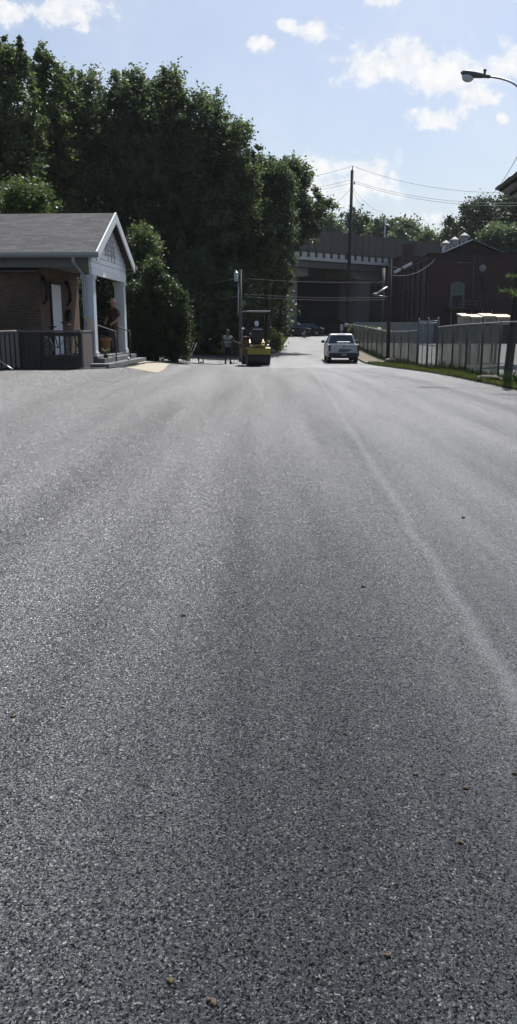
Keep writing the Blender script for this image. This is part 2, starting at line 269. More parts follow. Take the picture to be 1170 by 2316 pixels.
# ------------------------------------------------------------------ object helpers
def tag(o, label=None, cat=None, group=None, kind=None):
    if label: o['label'] = label
    if cat: o['category'] = cat
    if group: o['group'] = group
    if kind: o['kind'] = kind
    return o
def thing(name, label, cat, loc=(0,0,0), rz=0, group=None):
    o = bpy.data.objects.new(name, None); col.objects.link(o); o.location = loc; o.rotation_euler = (0,0,rz); o.empty_display_size = .2
    return tag(o, label, cat, group)
def copy_tree(o, parent=None):
    c = o.copy(); col.objects.link(c); c.parent = parent
    for ch in list(o.children): copy_tree(ch, c)
    return c
class MB:
    def __init__(s): s.bm = bmesh.new()
    def box(s, a, b, bev=0, M4=None):
        x0,y0,z0 = a; x1,y1,z1 = b
        vs = [s.bm.verts.new(v) for v in ((x0,y0,z0),(x1,y0,z0),(x1,y1,z0),(x0,y1,z0),(x0,y0,z1),(x1,y0,z1),(x1,y1,z1),(x0,y1,z1))]
        if M4 is not None:
            for v in vs: v.co = M4 @ v.co
        fs = [s.bm.faces.new([vs[i] for i in f]) for f in ((0,3,2,1),(4,5,6,7),(0,1,5,4),(1,2,6,5),(2,3,7,6),(3,0,4,7))]
        if bev:
            es = list({e for f in fs for e in f.edges}); bmesh.ops.bevel(s.bm, geom=es, offset=bev, segments=2, affect='EDGES', profile=.5)
        return s
    def prism(s, pts, x0, x1, axis='x', bev=0):
        """extrude a closed outline; axis x: pts are (y,z); axis y: (x,z); axis z: (x,y)"""
        f = {'x': lambda p, t: (t,p[0],p[1]), 'y': lambda p, t: (p[0],t,p[1]), 'z': lambda p, t: (p[0],p[1],t)}[axis]
        A = [s.bm.verts.new(f(p, x0)) for p in pts]; B = [s.bm.verts.new(f(p, x1)) for p in pts]; n = len(pts)
        fs = [s.bm.faces.new(A), s.bm.faces.new(B[::-1])] + [s.bm.faces.new((A[i], B[i], B[(i+1)%n], A[(i+1)%n])) for i in range(n)]
        if bev:
            es = list({e for q in fs[:2] for e in q.edges}); bmesh.ops.bevel(s.bm, geom=es, offset=bev, segments=2, affect='EDGES', profile=.5)
        return s
    def tube(s, pts, r, n=8, cap=True):
        pts = [Vector(p) for p in pts]; rs = r if hasattr(r, '__len__') else [r]*len(pts); rings = []
        up = Vector((0,0,1))
        for i, p in enumerate(pts):
            d = (pts[min(i+1, len(pts)-1)]-pts[max(i-1, 0)]); d = d.normalized() if d.length > 1e-9 else Vector((0,0,1))
            a = d.cross(up if abs(d.z) < .95 else Vector((1,0,0))).normalized(); b = d.cross(a)
            rings.append([s.bm.verts.new(p+(a*math.cos(2*math.pi*k/n)+b*math.sin(2*math.pi*k/n))*rs[i]) for k in range(n)])
        for A, B in zip(rings, rings[1:]):
            for k in range(n): s.bm.faces.new((A[k], A[(k+1)%n], B[(k+1)%n], B[k])).smooth = True
        if cap: s.bm.faces.new(rings[0][::-1]); s.bm.faces.new(rings[-1])
        return s
    def lathe(s, prof, c=(0,0,0), n=20, axis='z'):
        """prof (r, t) from bottom to top"""
        c = Vector(c); rings = []
        for r, t in prof:
            ring = []
            for k in range(n):
                a = 2*math.pi*k/n; u, v = r*math.cos(a), r*math.sin(a)
                ring.append(s.bm.verts.new(c+Vector({'z': (u,v,t), 'x': (t,u,v), 'y': (v,t,u)}[axis])))
            rings.append(ring)
        for A, B in zip(rings, rings[1:]):
            for k in range(n): s.bm.faces.new((A[k], A[(k+1)%n], B[(k+1)%n], B[k])).smooth = True
        s.bm.faces.new(rings[0][::-1]); s.bm.faces.new(rings[-1]); return s
    def ball(s, c, r, sub=2, jit=0, seed=0):
        rr = random.Random(seed); rx, ry, rz = r if hasattr(r, '__len__') else (r,r,r)
        res = bmesh.ops.create_icosphere(s.bm, subdivisions=sub, radius=1)
        for v in res['verts']:
            k = 1+rr.uniform(-jit, jit); v.co = Vector(c)+Vector((v.co.x*rx*k, v.co.y*ry*k, v.co.z*rz*k))
            for f in v.link_faces: f.smooth = True
        return s
    def face(s, pts): s.bm.faces.new([s.bm.verts.new(p) for p in pts]); return s
    def build(s, name, mat, parent=None, loc=None, recalc=True):
        if recalc: bmesh.ops.recalc_face_normals(s.bm, faces=s.bm.faces)
        me = bpy.data.meshes.new(name); s.bm.to_mesh(me); s.bm.free()
        o = bpy.data.objects.new(name, me); col.objects.link(o)
        if mat: me.materials.append(mat)
        if parent is not None: o.parent = parent
        if loc is not None: o.location = loc
        return o
def np_mesh(name, V, Fq, mat, parent=None, tone=None, smooth=False):
    me = bpy.data.meshes.new(name); V = np.asarray(V, np.float32); Fq = np.asarray(Fq, np.int32); k = Fq.shape[1]; n = len(Fq)
    me.vertices.add(len(V)); me.vertices.foreach_set('co', V.ravel()); me.loops.add(n*k); me.loops.foreach_set('vertex_index', Fq.ravel())
    me.polygons.add(n); me.polygons.foreach_set('loop_start', np.arange(0, n*k, k, dtype=np.int32)); me.update(calc_edges=True)
    if smooth: me.polygons.foreach_set('use_smooth', np.ones(n, bool))
    if tone is not None:
        a = me.attributes.new('tone', 'FLOAT', 'FACE'); a.data.foreach_set('value', np.asarray(tone, np.float32))
    me.materials.append(mat); o = bpy.data.objects.new(name, me); col.objects.link(o)
    if parent is not None: o.parent = parent
    return o
def sheet(name, ys, lf, rf, nx, mat, off, xs=None):
    ys = np.asarray(ys, float); rows = []
    for y in ys:
        t = np.linspace(0, 1, nx) if xs is None else xs
        x = lf(y)+(rf(y)-lf(y))*t; rows.append(np.stack([x, np.full_like(x, y), gz(x, y)+off], 1))
    V = np.concatenate(rows); m = len(rows[0]); Fq = []
    for j in range(len(ys)-1):
        for i in range(m-1): Fq.append((j*m+i, j*m+i+1, (j+1)*m+i+1, (j+1)*m+i))
    o = np_mesh(name, V, Fq, mat, smooth=True); return tag(o, kind='structure')
# ------------------------------------------------------------------ ground sheets
def I(xs, vs): return lambda y: float(np.interp(y, xs, vs))
gx = np.unique(np.concatenate([np.linspace(-400,-40,13), np.arange(-40,40,1.), np.linspace(40,400,13)]))
gy = np.unique(np.concatenate([np.arange(-20,130,1.), np.linspace(130,690,25)]))
V = np.array([(x, y, g(x, y)-.03) for y in gy for x in gx]); m = len(gx)
tag(np_mesh('ground', V, [(j*m+i, j*m+i+1, (j+1)*m+i+1, (j+1)*m+i) for j in range(len(gy)-1) for i in range(m-1)], MT['soil'], smooth=True), kind='structure')
redge = I([-20,15,21.5,30,38.5,46,56,70,90,110], [6.85,6.85,6.80,6.72,6.45,6.05,6.3,7.2,8.6,9.6])
_ys = np.arange(-6, 38.6, .5); _xs = np.concatenate([np.arange(-34, -6, 1.), np.arange(-6, 6.01, .5)]); _lot = I([-6,21.9,22.3,22.4,38.5],[-34,-34,-34,-5.5,-4.5])
_V = np.array([(x, y, g(x, y)) for y in _ys for x in list(_xs)+[redge(y)]]); _m = len(_xs)+1
tag(np_mesh('parking_lot', _V, [(j*_m+i, j*_m+i+1, (j+1)*_m+i+1, (j+1)*_m+i) for j in range(len(_ys)-1) for i in range(_m-1) if _V[j*_m+i][0] >= _lot(_ys[j])-.01], MT['asphalt'], smooth=True), kind='structure')
sheet('road', np.concatenate([np.arange(38.5, 60, .5), np.arange(60, 131, 2.)]), I([38.5,50.5,51.5,55,60,90,130],[-30,-30,-.4,.7,1.6,3.3,5.5]), redge, 50, MT['old_asphalt'], -.004)
sheet('side_lawn', np.arange(51, 92, 1.), lambda y: -14., I([51,51.5,55,60,90,92],[-.6,-.4,.7,1.6,3.3,3.4]), 24, MT['lawn'], .03)
sheet('verge', np.arange(8, 46.1, 1.), redge, lambda y: 9.0, 6, MT['lawn'], .05)
sheet('dirt_verge', np.arange(44., 72, 1.), redge, lambda y: 9.2, 6, MT['drydirt'], .056)
sheet('yard', np.arange(8, 74, 1.), lambda y: 8.2, lambda y: 60., 40, MT['yard'], .065)
sheet('driveway', np.arange(24.2, 30.8, .5), I([24.2,25.0,30.2],[-3.3,-4.35,-4.5]), I([24.2,26,30.2],[-3.05,-3.05,-3.35]), 6, MT['pad'], .008)
# ------------------------------------------------------------------ grass tufts (nobody could count them)
def grass(name, region, n, h, mat, seed, w=.02, clump=None):
    rg = np.random.default_rng(seed); xy = region(rg, n); x, y = xy[:,0], xy[:,1]; z = gz(x, y)+.04
    a = rg.uniform(0, 6.28, n); hh = h*rg.uniform(.4, 1.2, n)
    if clump is not None: hh = hh*(.55+.9*np.clip(np.sin(x*3.1+y*1.7)*np.sin(y*2.3-x*1.1)+.3, 0, 1))
    dx, dy = np.cos(a)*w, np.sin(a)*w; lx, ly = rg.normal(0, .35, n)*hh, rg.normal(0, .35, n)*hh
    V = np.stack([np.stack([x-dx, y-dy, z],1), np.stack([x+dx, y+dy, z],1), np.stack([x+lx, y+ly, z+hh],1)], 1).reshape(-1,3)
    o = np_mesh(name, V, np.arange(3*n).reshape(-1,3), mat, None, rg.uniform(0,1,n)); return o
def reg(y0, y1, lf, rf):
    def f(rg, n):
        y = rg.uniform(y0, y1, n); l = np.array([lf(v) for v in y]); r = np.array([rf(v) for v in y]); return np.stack([l+(r-l)*rg.uniform(0,1,n), y], 1)
    return f
tag(grass('verge_grass', reg(16, 45, lambda y: redge(y)-.05, lambda y: 8.0), 26000, .10, LEAF['grass'], 1, .018, 1), 'short sunlit grass growing along the foot of the chain link fence', 'grass', kind='stuff')
tag(grass('fence_weeds', reg(18, 70, lambda y: 7.45, lambda y: 7.85), 5000, .26, MT['weed'], 2, .03, 1), 'taller weeds tangled along the bottom of the fence', 'weeds', kind='stuff')
tag(grass('lawn_grass', reg(51.5, 90, lambda y: I([51,55,60,90],[-.5,.7,1.6,3.3])(y)-4, lambda y: I([51,55,60,90],[-.5,.7,1.6,3.3])(y)), 14000, .14, LEAF['grass'], 3, .03, 1), 'bright grass on the corner beside the far road', 'grass', kind='stuff')
def crumbs(name, label, cat, xyf, n, s0, s1, mat, seed):
    rg = np.random.default_rng(seed); xy = xyf(rg, n); z = gz(xy[:,0], xy[:,1])+.008; s_ = rg.uniform(s0, s1, n)
    base = np.array([(1,0,0),(0,1,0),(-1,0,0),(0,-1,0),(0,0,.7),(0,0,-.5)]); V = base[None]*s_[:,None,None]*rg.uniform(.6,1.3,(n,6,1)); a = rg.uniform(0,6.28,n)[:,None]
    X = V[...,0]*np.cos(a)-V[...,1]*np.sin(a)+xy[:,0:1]; Y = V[...,0]*np.sin(a)+V[...,1]*np.cos(a)+xy[:,1:2]; Z = V[...,2]+z[:,None]
    fc = np.array([(0,1,4),(1,2,4),(2,3,4),(3,0,4),(1,0,5),(2,1,5),(3,2,5),(0,3,5)]); Fq = (fc[None]+np.arange(n)[:,None,None]*6).reshape(-1,3)
    return tag(np_mesh(name, np.stack([X,Y,Z],-1).reshape(-1,3), Fq, mat), label, cat, kind='stuff')
crumbs('edge_gravel', 'loose gravel and grit scattered along the right edge of the asphalt', 'gravel', lambda rg, n: (lambda y: np.stack([np.array([redge(v) for v in y])-np.abs(rg.normal(0,.10,n))+.05, y], 1))(rg.uniform(14, 60, n)), 5000, .006, .022, MT['concrete_dark'], 21)
crumbs('loose_grit', 'fine loose grit left on the new asphalt', 'grit', lambda rg, n: (lambda y: np.stack([rg.uniform(-.42,.42,n)*(y+1.), y], 1))(1.3*(7.7**rg.uniform(0,1,n))), 900, .0012, .0034, MT['rock'], 22)
# ------------------------------------------------------------------ trees
def tube_np(MBo, pts, rs, n=7): MBo.tube(pts, rs, n, cap=True)
def tree(name, label, cat, px, d, top, half, bot, leaf, seed, nclump=170, per=190, ls=.15, group=None, depth=None, tall=1., cr=.62, trunk=True, spires=5, lean=0, tonemul=1., x=None, lobes=(), tbase=0.):
    """crown spans from picture height top to bot at distance d, half = half width in photo pixels"""
    rg = np.random.default_rng(seed); pt, pb = at(px, top, d), at(px, bot, d); X = pt.x if x is None else x
    zt, zb = pt.z, pb.z; a = half/1850*d; dep = depth or a*.95; gzb = g(X, d)
    root = thing(name, label, cat, (X, d, gzb), 0, group)
    zc, hz = (zt+zb)/2-gzb, (zt-zb)/2
    ph = rg.uniform(0, 6.28, 6)
    def bump(dv): return .84+.13*np.sin(3.1*dv[:,0]+2.3*dv[:,2]+ph[0])+.12*np.sin(4.7*dv[:,1]-3.9*dv[:,2]+ph[1])+.10*np.sin(7.3*dv[:,2]+5.1*dv[:,0]+ph[2])
    nclump = int(nclump*2.3); per = max(30, int(per*.35))
    nl = 13 if nclump > 300 else 8
    ld = rg.normal(size=(nl, 3)); ld /= np.linalg.norm(ld, axis=1)[:,None]; ld[0] = (0,0,1.); ld[1] = (rg.uniform(-.5,.5),0,.8)
    lr_ = np.stack([rg.uniform(.34,.50,nl), rg.uniform(.36,.5,nl), rg.uniform(.26,.40,nl)*(1+.25*(tall-1))], 1)
    lc = ld*(1-lr_)*rg.uniform(.75, 1.22, nl)[:,None]*bump(ld)[:,None]/.84; lc[:,2] = np.minimum(lc[:,2], 1.0-lr_[:,2]); lc[nl-1] = 0; lr_[nl-1] = (.62,.62,.70)
    dv = rg.normal(size=(nclump, 3)); dv /= np.linalg.norm(dv, axis=1)[:,None]; pk_ = rg.choice(nl, nclump, p=np.r_[np.full(nl-1, .8/(nl-1)), .2])
    C = (lc[pk_]+dv*(rg.uniform(.3, 1, nclump)**.4)[:,None]*lr_[pk_])*np.array([a, dep, hz]); tz = C[:,2]/hz; lt_ = rg.normal(0, .12, nl)[pk_]
    C[:,0] += lean*(C[:,2]/hz)
    C[:,2] += zc
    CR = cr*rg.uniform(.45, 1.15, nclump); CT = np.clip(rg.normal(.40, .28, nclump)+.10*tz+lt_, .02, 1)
    for (lx, ly, lz, lr, ln) in lobes:                   # a side limb: position relative to the crown centre
        for q in range(ln): d1 = rg.normal(size=3)*.5; C = np.vstack([C, [lx+d1[0]*lr, ly+d1[1]*lr, zc+lz+d1[2]*lr*.6]]); CR = np.append(CR, cr*rg.uniform(.4,.9)); CT = np.append(CT, rg.uniform(.2,.7))
    # upright shoots that break the outline at the top
    for k in range(spires):
        u = rg.uniform(-.85, .85); base_z = zc+hz*math.sqrt(max(0, 1-u*u))*.74; hh = rg.uniform(.06, .17)*hz; yy_ = rg.uniform(-.5,.5)*dep; dx = rg.normal(0,.25)
        for q in range(5):
            C = np.vstack([C, [u*a*.92+dx*q*.25+rg.normal(0, .10), yy_, base_z+hh*q*.36]]); CR = np.append(CR, cr*(.62-.11*q)); CT = np.append(CT, rg.uniform(.3,.75))
    # thin outer twigs
    for k in range(int(nclump*.25)):
        d1 = rg.normal(size=3); d1 /= np.linalg.norm(d1); r1 = float(bump(d1[None])[0])*rg.uniform(.98, 1.12)
        C = np.vstack([C, [d1[0]*a*r1, d1[1]*dep*r1, zc+d1[2]*hz*r1*.98]]); CR = np.append(CR, cr*.38); CT = np.append(CT, rg.uniform(.3,.8))
    n = len(C)*per; idx = np.repeat(np.arange(len(C)), per)
    o = rg.normal(size=(n,3))*.48
    o *= CR[idx][:,None]*np.array([1,1,tall*.9]); Pn = C[idx]+o
    s = ls*rg.uniform(.55, 1.25, n)
    t1 = rg.normal(size=(n,3)); t1[:,2] *= .55; t1 /= np.linalg.norm(t1, axis=1)[:,None]
    t2 = np.cross(t1, rg.normal(size=(n,3))); t2 /= np.linalg.norm(t2, axis=1)[:,None]
    t1 *= s[:,None]*.62; t2 *= s[:,None]*.40
    V = np.stack([Pn-t1, Pn+t2*.9-t1*.1, Pn+t1, Pn-t2*.9-t1*.1], 1).reshape(-1,3)
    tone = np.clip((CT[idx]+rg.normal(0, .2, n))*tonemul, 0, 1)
    np_mesh('crown', V, np.arange(4*n).reshape(-1,4), leaf, root, tone)
    if trunk:
        b = MB(); tr = max(.12, min(.42, (zt-gzb)*.018)); top_t = zc+hz*.55; k = 7
        pts = [Vector((math.sin(i*1.3+seed)*.12*i/k*2+tbase*(1-i/k)**1.3+lean*max(0, (top_t*i/k-zc)/hz), math.cos(i*1.7+seed)*.1*i/k, top_t*i/k)) for i in range(k+1)]
        b.tube(pts, [tr*(1.35 if i == 0 else 1)*(1-.8*i/k) for i in range(k+1)], 9)
        for q in range(11):
            i = rg.integers(2, k); c = Vector(C[rg.integers(0, nclump)]); p0 = pts[i]; mid = p0.lerp(c, .5)+Vector((0,0,-.06*(c-p0).length))
            b.tube([p0, mid, c], [tr*(1-.75*i/k)*.55, tr*.22, tr*.07], 6)
        b.build('trunk', MT['bark'], root)
    return root
TG = 'trees rising behind the brick house and roller'
LT = LEAF
def T(label, px, d, top, half, bot, leaf, seed, n, ls=.17, cr=.62, tm=1., sp=4, nm='broadleaf_tree', group=TG, per=190, tall=1., cat='tree', lean=0, lobes=(), tbase=0.): return tree(nm, label, cat, px, d, top, half, bot, LT[leaf], seed, n, per, ls, group, cr=cr, tonemul=tm, spires=sp, tall=tall, lean=lean, lobes=lobes, tbase=tbase)
T('tallest dark tree, at the left edge of the photo above the house roof', 0, 46, 62, 90, 500, 'mid', 11, 190, sp=6, tm=.9)
T('dark ragged tree left of the deepest notch in the skyline, above the house roof', 105, 50, 116, 85, 500, 'mid', 12, 170, sp=5)
T('tall dark tree with upright spiky shoots above the middle of the house roof', 200, 52, 158, 95, 640, 'deep', 13, 210, sp=8, tall=1.3, nm='poplar_tree')
T('spiky topped dark tree directly above the house gable peak', 292, 52, 146, 80, 690, 'deep', 14, 230, sp=8, tall=1.3, nm='poplar_tree')
T('dark tree with yellow green leaves high in its crown, right of the gable peak', 375, 53, 158, 72, 700, 'mid', 15, 220, sp=6, tall=1.2, nm='poplar_tree')
T('large dark tree above the standing worker', 455, 53, 196, 88, 745, 'deep', 16, 280, sp=5)
T('dark tree sloping down toward the road above the roller', 520, 54, 270, 86, 745, 'mid', 17, 250, sp=4, tm=.8)
T('round crowned dark tree next to the bridge end', 606, 56, 325, 72, 690, 'deep', 18, 260, ls=.18, sp=3, tm=1.1)
T('dark tree reaching out furthest right over the bridge screen', 664, 60, 355, 66, 560, 'deep', 19, 120, ls=.18, sp=2, tm=1.15, tbase=-2.2, lobes=((1.6,0,-.5,.8,22),(2.35,0,-.1,.45,12),(1.2,0,-1.8,.8,18)))
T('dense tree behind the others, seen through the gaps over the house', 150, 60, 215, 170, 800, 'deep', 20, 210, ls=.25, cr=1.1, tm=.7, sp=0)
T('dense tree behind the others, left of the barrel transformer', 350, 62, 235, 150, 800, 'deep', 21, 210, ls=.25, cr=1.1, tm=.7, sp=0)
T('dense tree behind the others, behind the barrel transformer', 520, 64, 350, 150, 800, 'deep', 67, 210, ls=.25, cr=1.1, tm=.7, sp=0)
T('low dark tree behind the left of the house porch', 240, 37, 560, 95, 840, 'deep', 22, 110, ls=.13, tm=.8, sp=0, nm='understory_tree')
T('low dark leafy tree just left of the standing worker', 445, 51, 560, 78, 812, 'deep', 23, 110, ls=.16, sp=1, nm='understory_tree')
T('low dark leafy tree behind the standing worker', 508, 51.5, 590, 62, 811, 'deep', 68, 100, ls=.16, sp=1, nm='understory_tree')
T('low dark leafy tree behind the roller canopy', 546, 53, 570, 50, 808, 'deep', 24, 110, ls=.16, tm=.9, sp=1, nm='understory_tree')
T('shaded low tree just left of the lantern post', 604, 68, 610, 36, 772, 'deep', 25, 70, ls=.2, sp=0, nm='understory_tree')
T('yellow green sunlit tree just above the left end of the house roof', 45, 36, 415, 95, 560, 'bright', 26, 90, ls=.12, tm=.45, sp=2, nm='sunlit_tree', group=None)
T('small sunlit tree right beside the house gable', 322, 38, 520, 46, 700, 'mid', 27, 60, ls=.12, sp=2, nm='sunlit_tree', group=None)
T('slim sapling with bright leaves in front of the bridge pier', 634, 61, 610, 24, 694, 'bright', 28, 26, ls=.17, cr=.46, sp=1, nm='leaning_sapling', group=None, lean=.3, per=150)
for px, top, half, sd in ((345, 590, 46, 31), (392, 640, 34, 32), (300, 640, 34, 33)):
    nm = {31: 'tallest dark evergreen shrub right of the porch', 32: 'dark evergreen shrub closest to the road, beside the tallest shrub', 33: 'dark evergreen shrub directly behind the porch column'}[sd]
    T(nm, px, 33, top, half, 826, 'yew', sd, 110, per=230, ls=.085, group='evergreen shrubs right of the porch', sp=3, cr=.36, tall=1.4, nm='evergreen_shrub', cat='shrub')
FG = 'pale trees beyond the bridge'
for i, (px, top, half, d, nm) in enumerate(((735,492,58,150,'pale tree over the left part of the bridge screen'),(806,482,62,160,'far tree directly behind the tall utility pole'),(868,495,60,150,'pale tree behind the bridge lamp pole'),
     (925,505,58,145,'pale rounded tree over the right end of the bridge'),(975,533,48,140,'pale low tree left of the roof ventilators'),(690,500,50,165,'far tree at the right edge of the dark tree mass'))):
    T(nm, px, d, top, half, 660, 'far' if i != 1 else 'fardark', 40+i, 120, group=FG, per=170, ls=.45, cr=1.6, sp=2, nm='far_tree')
T('big dark tree at the right, rising behind the red brick building', 1085, 125, 455, 78, 640, 'fardark', 50, 170, per=180, ls=.38, group=None, sp=3, cr=1.45, nm='far_tree')
T('dark tree at the right photo edge behind the eave corner', 1170, 128, 440, 80, 640, 'fardark', 51, 160, per=180, ls=.38, group=None, sp=3, cr=1.45, nm='far_tree')
T('small dark tree at the left foot of the big dark tree on the right', 1022, 135, 515, 40, 640, 'fardark', 52, 80, per=160, ls=.4, group=None, sp=2, cr=1.3, nm='far_tree')
T('bright green tree above the right roof slope of the brick building', 1130, 112, 512, 52, 620, 'far', 53, 100, per=160, ls=.33, group=None, sp=2, cr=1.1, nm='far_tree')
T('bright green tree cut by the right photo edge', 1190, 108, 510, 48, 620, 'far', 54, 90, per=160, ls=.33, group=None, sp=2, cr=1.1, nm='far_tree')
# pine whose twig reaches into the frame
pr = thing('pine_tree', 'pine at the right photo edge with a needled twig reaching past the leaning pole', 'tree', (8.35, 21, g(8.35,21)))
b = MB(); b.tube([(0,0,0),(.05,.02,1.6),(.02,0,3.6)], [.09,.06,.02], 8)
rg = np.random.default_rng(5); NV = []; tips = []
P1 = at(1133, 655, 21)-Vector(pr.location); P2 = at(1152, 625, 21)-Vector(pr.location); P3 = at(1163, 668, 20.5)-Vector(pr.location)
brs = [(Vector((0,0,P1.z-.35)), P1), (Vector((0,0,P2.z-.2)), P2), (Vector((0,0,P3.z-.1)), P3), (Vector((0,0,1.6)), Vector((-1.0,-.6,1.55)))]
for k in range(9):
    aa = k*2.4; zz = 1.2+k*.28; brs.append((Vector((0,0,zz)), Vector((.2+.8*abs(math.cos(aa)), .9*math.sin(aa), zz+.25))))
for p0, p1 in brs:
    b.tube([p0, p0.lerp(p1, .5), p1], [.022,.014,.006], 6)
    for k in range(90):
        c = p0.lerp(p1, rg.uniform(.62, 1.0)); dr = ((p1-p0).normalized()+Vector(rg.normal(size=3))*.55).normalized()*rg.uniform(.10,.17)
        sd = dr.cross(Vector(rg.normal(size=3))).normalized()*.006; NV += [c-sd, c+sd, c+dr+sd*.4, c+dr-sd*.4]
b.build('trunk', MT['bark'], pr); np_mesh('needles', [tuple(v) for v in NV], np.arange(len(NV)).reshape(-1,4), LEAF['pine'], pr, rg.uniform(.2,1,len(NV)//4))
# ------------------------------------------------------------------ brick house with porch
HB = g(-6, 24)
H = thing('brick_house', 'low brick house with white gable porch and grey shingle roof on the left', 'house', (-4.80, 24.0, HB), -R(3.2))
# local: x to the right (outwards), y away.  corner column at (0,0)
D = 4.35; ex = .22; EZ = 3.14; ov = .42; RZ = EZ+1.35; fl = .30
wx = -1.74
b = MB()
b.box((-16,.42,0),(wx,D+.3,EZ+.06)); b.build('wall', MT['brick'], H)
prof = [(-ov-.0, EZ-.02), (D/2, RZ), (D+ov, EZ-.02), (D+ov, EZ+.08), (D/2, RZ+.11), (-ov, EZ+.08)]
b = MB(); b.prism(prof, -16.5, ex, 'x'); b.build('roof', MT['shingle'], H)
b = MB()
for s, y0, y1 in ((1, -ov, D/2), (-1, D+ov, D/2)):
    dz = .17
    b.prism([(y0, EZ-dz),(y1, RZ-dz),(y1, RZ+.13),(y0, EZ+.10)], ex+.003, ex+.045, 'x')
b.build('rake_board', MT['white'], H)
b = MB()                                                   # clapboards of the gable, one trapezoid each
zb = EZ-.30; nrow = 9; hh = (RZ-.18-zb)/nrow
for i in range(nrow):
    z0 = zb+i*hh; z1 = z0+hh-.006
    def half(z): return min(D/2+.12, max(.02, (RZ-.05-z)/(RZ-EZ+.02)*(D/2+ov)))
    h0, h1 = half(z0), half(z1); c = D/2
    vs = [(-.02+.022, c-h0, z0), (-.02+.022, c+h0, z0), (-.02, c+h1, z1), (-.02, c-h1, z1)]
    bk = [(-.08, c-h0, z0), (-.08, c+h0, z0), (-.08, c+h1, z1), (-.08, c-h1, z1)]
    A = [b.bm.verts.new(v) for v in vs]; B = [b.bm.verts.new(v) for v in bk]
    b.bm.faces.new(A); b.bm.faces.new(B[::-1])
    for q in range(4): b.bm.faces.new((A[q], B[q], B[(q+1)%4], A[(q+1)%4]))
b.build('gable_siding', MT['siding'], H)
b = MB()                                                   # thin dull brown strips on the gable
for (y, z0, z1) in ((1.62,EZ+.14,EZ+.86),(1.80,EZ+.28,EZ+.88),(1.98,EZ+.05,EZ+.86),(2.22,EZ+.30,EZ+.84),(2.40,EZ+.04,EZ+.80),(2.62,EZ+.20,EZ+.66),(2.80,EZ+.0,EZ+.5)):
    b.box((.0035, y, z0), (.012, y+.055, z1))
b.box((.0035, 1.2, EZ+.50), (.011, 1.6, EZ+.535)); b.box((.0035, 1.7, EZ+.20), (.0105, 3.0, EZ+.24))
b.build('brown_marks', MT['dull_brown'], H)
b = MB(); b.box((-16,-.06,EZ-.30),(-.085,.10,EZ-.03)); b2 = MB(); b2.box((-.085+.001,-.06,EZ-.50),(.0,D+.06,EZ-.302)); b2.build('gable_beam', MT['siding'], H); b.box((wx,D-.1,EZ-.30),(-.085,D+.06,EZ-.05)); b.build('beam', MT['soffit'], H)  # grey trim of the front beam, darkened in colour to carry its shade
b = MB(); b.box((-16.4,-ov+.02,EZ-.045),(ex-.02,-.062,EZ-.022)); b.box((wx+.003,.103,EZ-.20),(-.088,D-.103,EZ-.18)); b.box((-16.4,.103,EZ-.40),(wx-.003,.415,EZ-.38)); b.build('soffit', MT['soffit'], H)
b = MB()
for yy, s in ((-ov,-1),(D+ov,1)):
    p = [(yy, EZ-.06),(yy, EZ+.07),(yy+s*.13, EZ+.07),(yy+s*.13, EZ+.0),(yy+s*.08, EZ-.06)]
    b.prism(p, -16.5, ex+.10, 'x')
b.build('gutter', MT['gutter'], H)
for (yy) in (.0, D-.32):
    b = MB(); b.box((-.33,yy,fl),(-.01,yy+.32,EZ-.502), .008); b.box((-.36,yy-.03,fl),(.02,yy+.35,fl+.12)); b.box((-.36,yy-.03,EZ-.62),(.02,yy+.35,EZ-.503)); b.build('column', MT['white'], H)
b = MB(); b.tube([(-.42,-ov-.06,EZ-.06),(-.42,-ov-.06,EZ-.2),(-.24,-.07,EZ-.55),(-.24,-.07,.25),(-.24,-.07,.12),(.12,-.45,.05)], .045, 8); b.build('downspout', MT['gutter'], H)
# door in the porch wall
dr = MB().box((wx+.004,1.45,fl),(wx+.045,2.45,2.45), .004).build('door', MT['door'], H)
b = MB(); b.box((wx+.003,1.37,fl),(wx+.06,1.447,2.53)); b.box((wx+.003,2.453,fl),(wx+.06,2.56,2.53)); b.box((wx+.003,1.45,2.453),(wx+.06,2.45,2.53)); b.build('door_frame', MT['darkmetal'], H)
b = MB(); b.tube([(wx+.045,2.32,1.3),(wx+.11,2.32,1.3),(wx+.11,2.18,1.28)], .018, 8); b.build('handle', MT['darkmetal'], dr)
for yy in (.70, 3.1):
    b = MB(); b.tube([(wx+.01, yy, 2.62),(wx+.10,yy+.02,2.5),(wx+.15,yy+.04,2.25),(wx+.13,yy+.03,2.0),(wx+.03,yy,1.82)], .065, 8); b.build('wall_ornament', MT['black'], H)
b = MB(); b.box((wx+.004,2.92,1.35),(wx+.14,3.25,1.58), .02); b.prism([(2.9,1.58),(3.08,1.72),(3.27,1.58)], wx+.004, wx+.16, 'x'); b.build('mailbox', MT['black'], H)
b = MB(); b.box((-5.0,.36,1.15),(-4.72,.417,1.6), .02); b.tube([(-4.86,.38,1.6),(-4.86,.33,1.75)], .02, 6); b.build('meter_box', MT['galv'], H)
b = MB(); b.prism([(wx+.1,0.02),(.05,.02),(.05,D),(wx+.1,D)], 0, fl, 'z')
b.build('porch_floor', MT['step'], H)
# two concrete steps beyond the columns
st = thing('porch_step', 'dark weathered concrete steps in front of the white porch columns', 'steps', (H.location.x, H.location.y, HB-.02), -R(3.2))
MB().prism([(.055,.0),(.26,-.05),(.28,D+.05),(.055,D)], 0, .27, 'z', .012).build('upper_step', MT['step'], st)
MB().prism([(-.35,-.60),(.50,-.55),(.56,D+.35),(.283,D+.35),(.283,-.053),(-.35,-.053)], 0, .13, 'z', .012).build('lower_step', MT['step'], st)
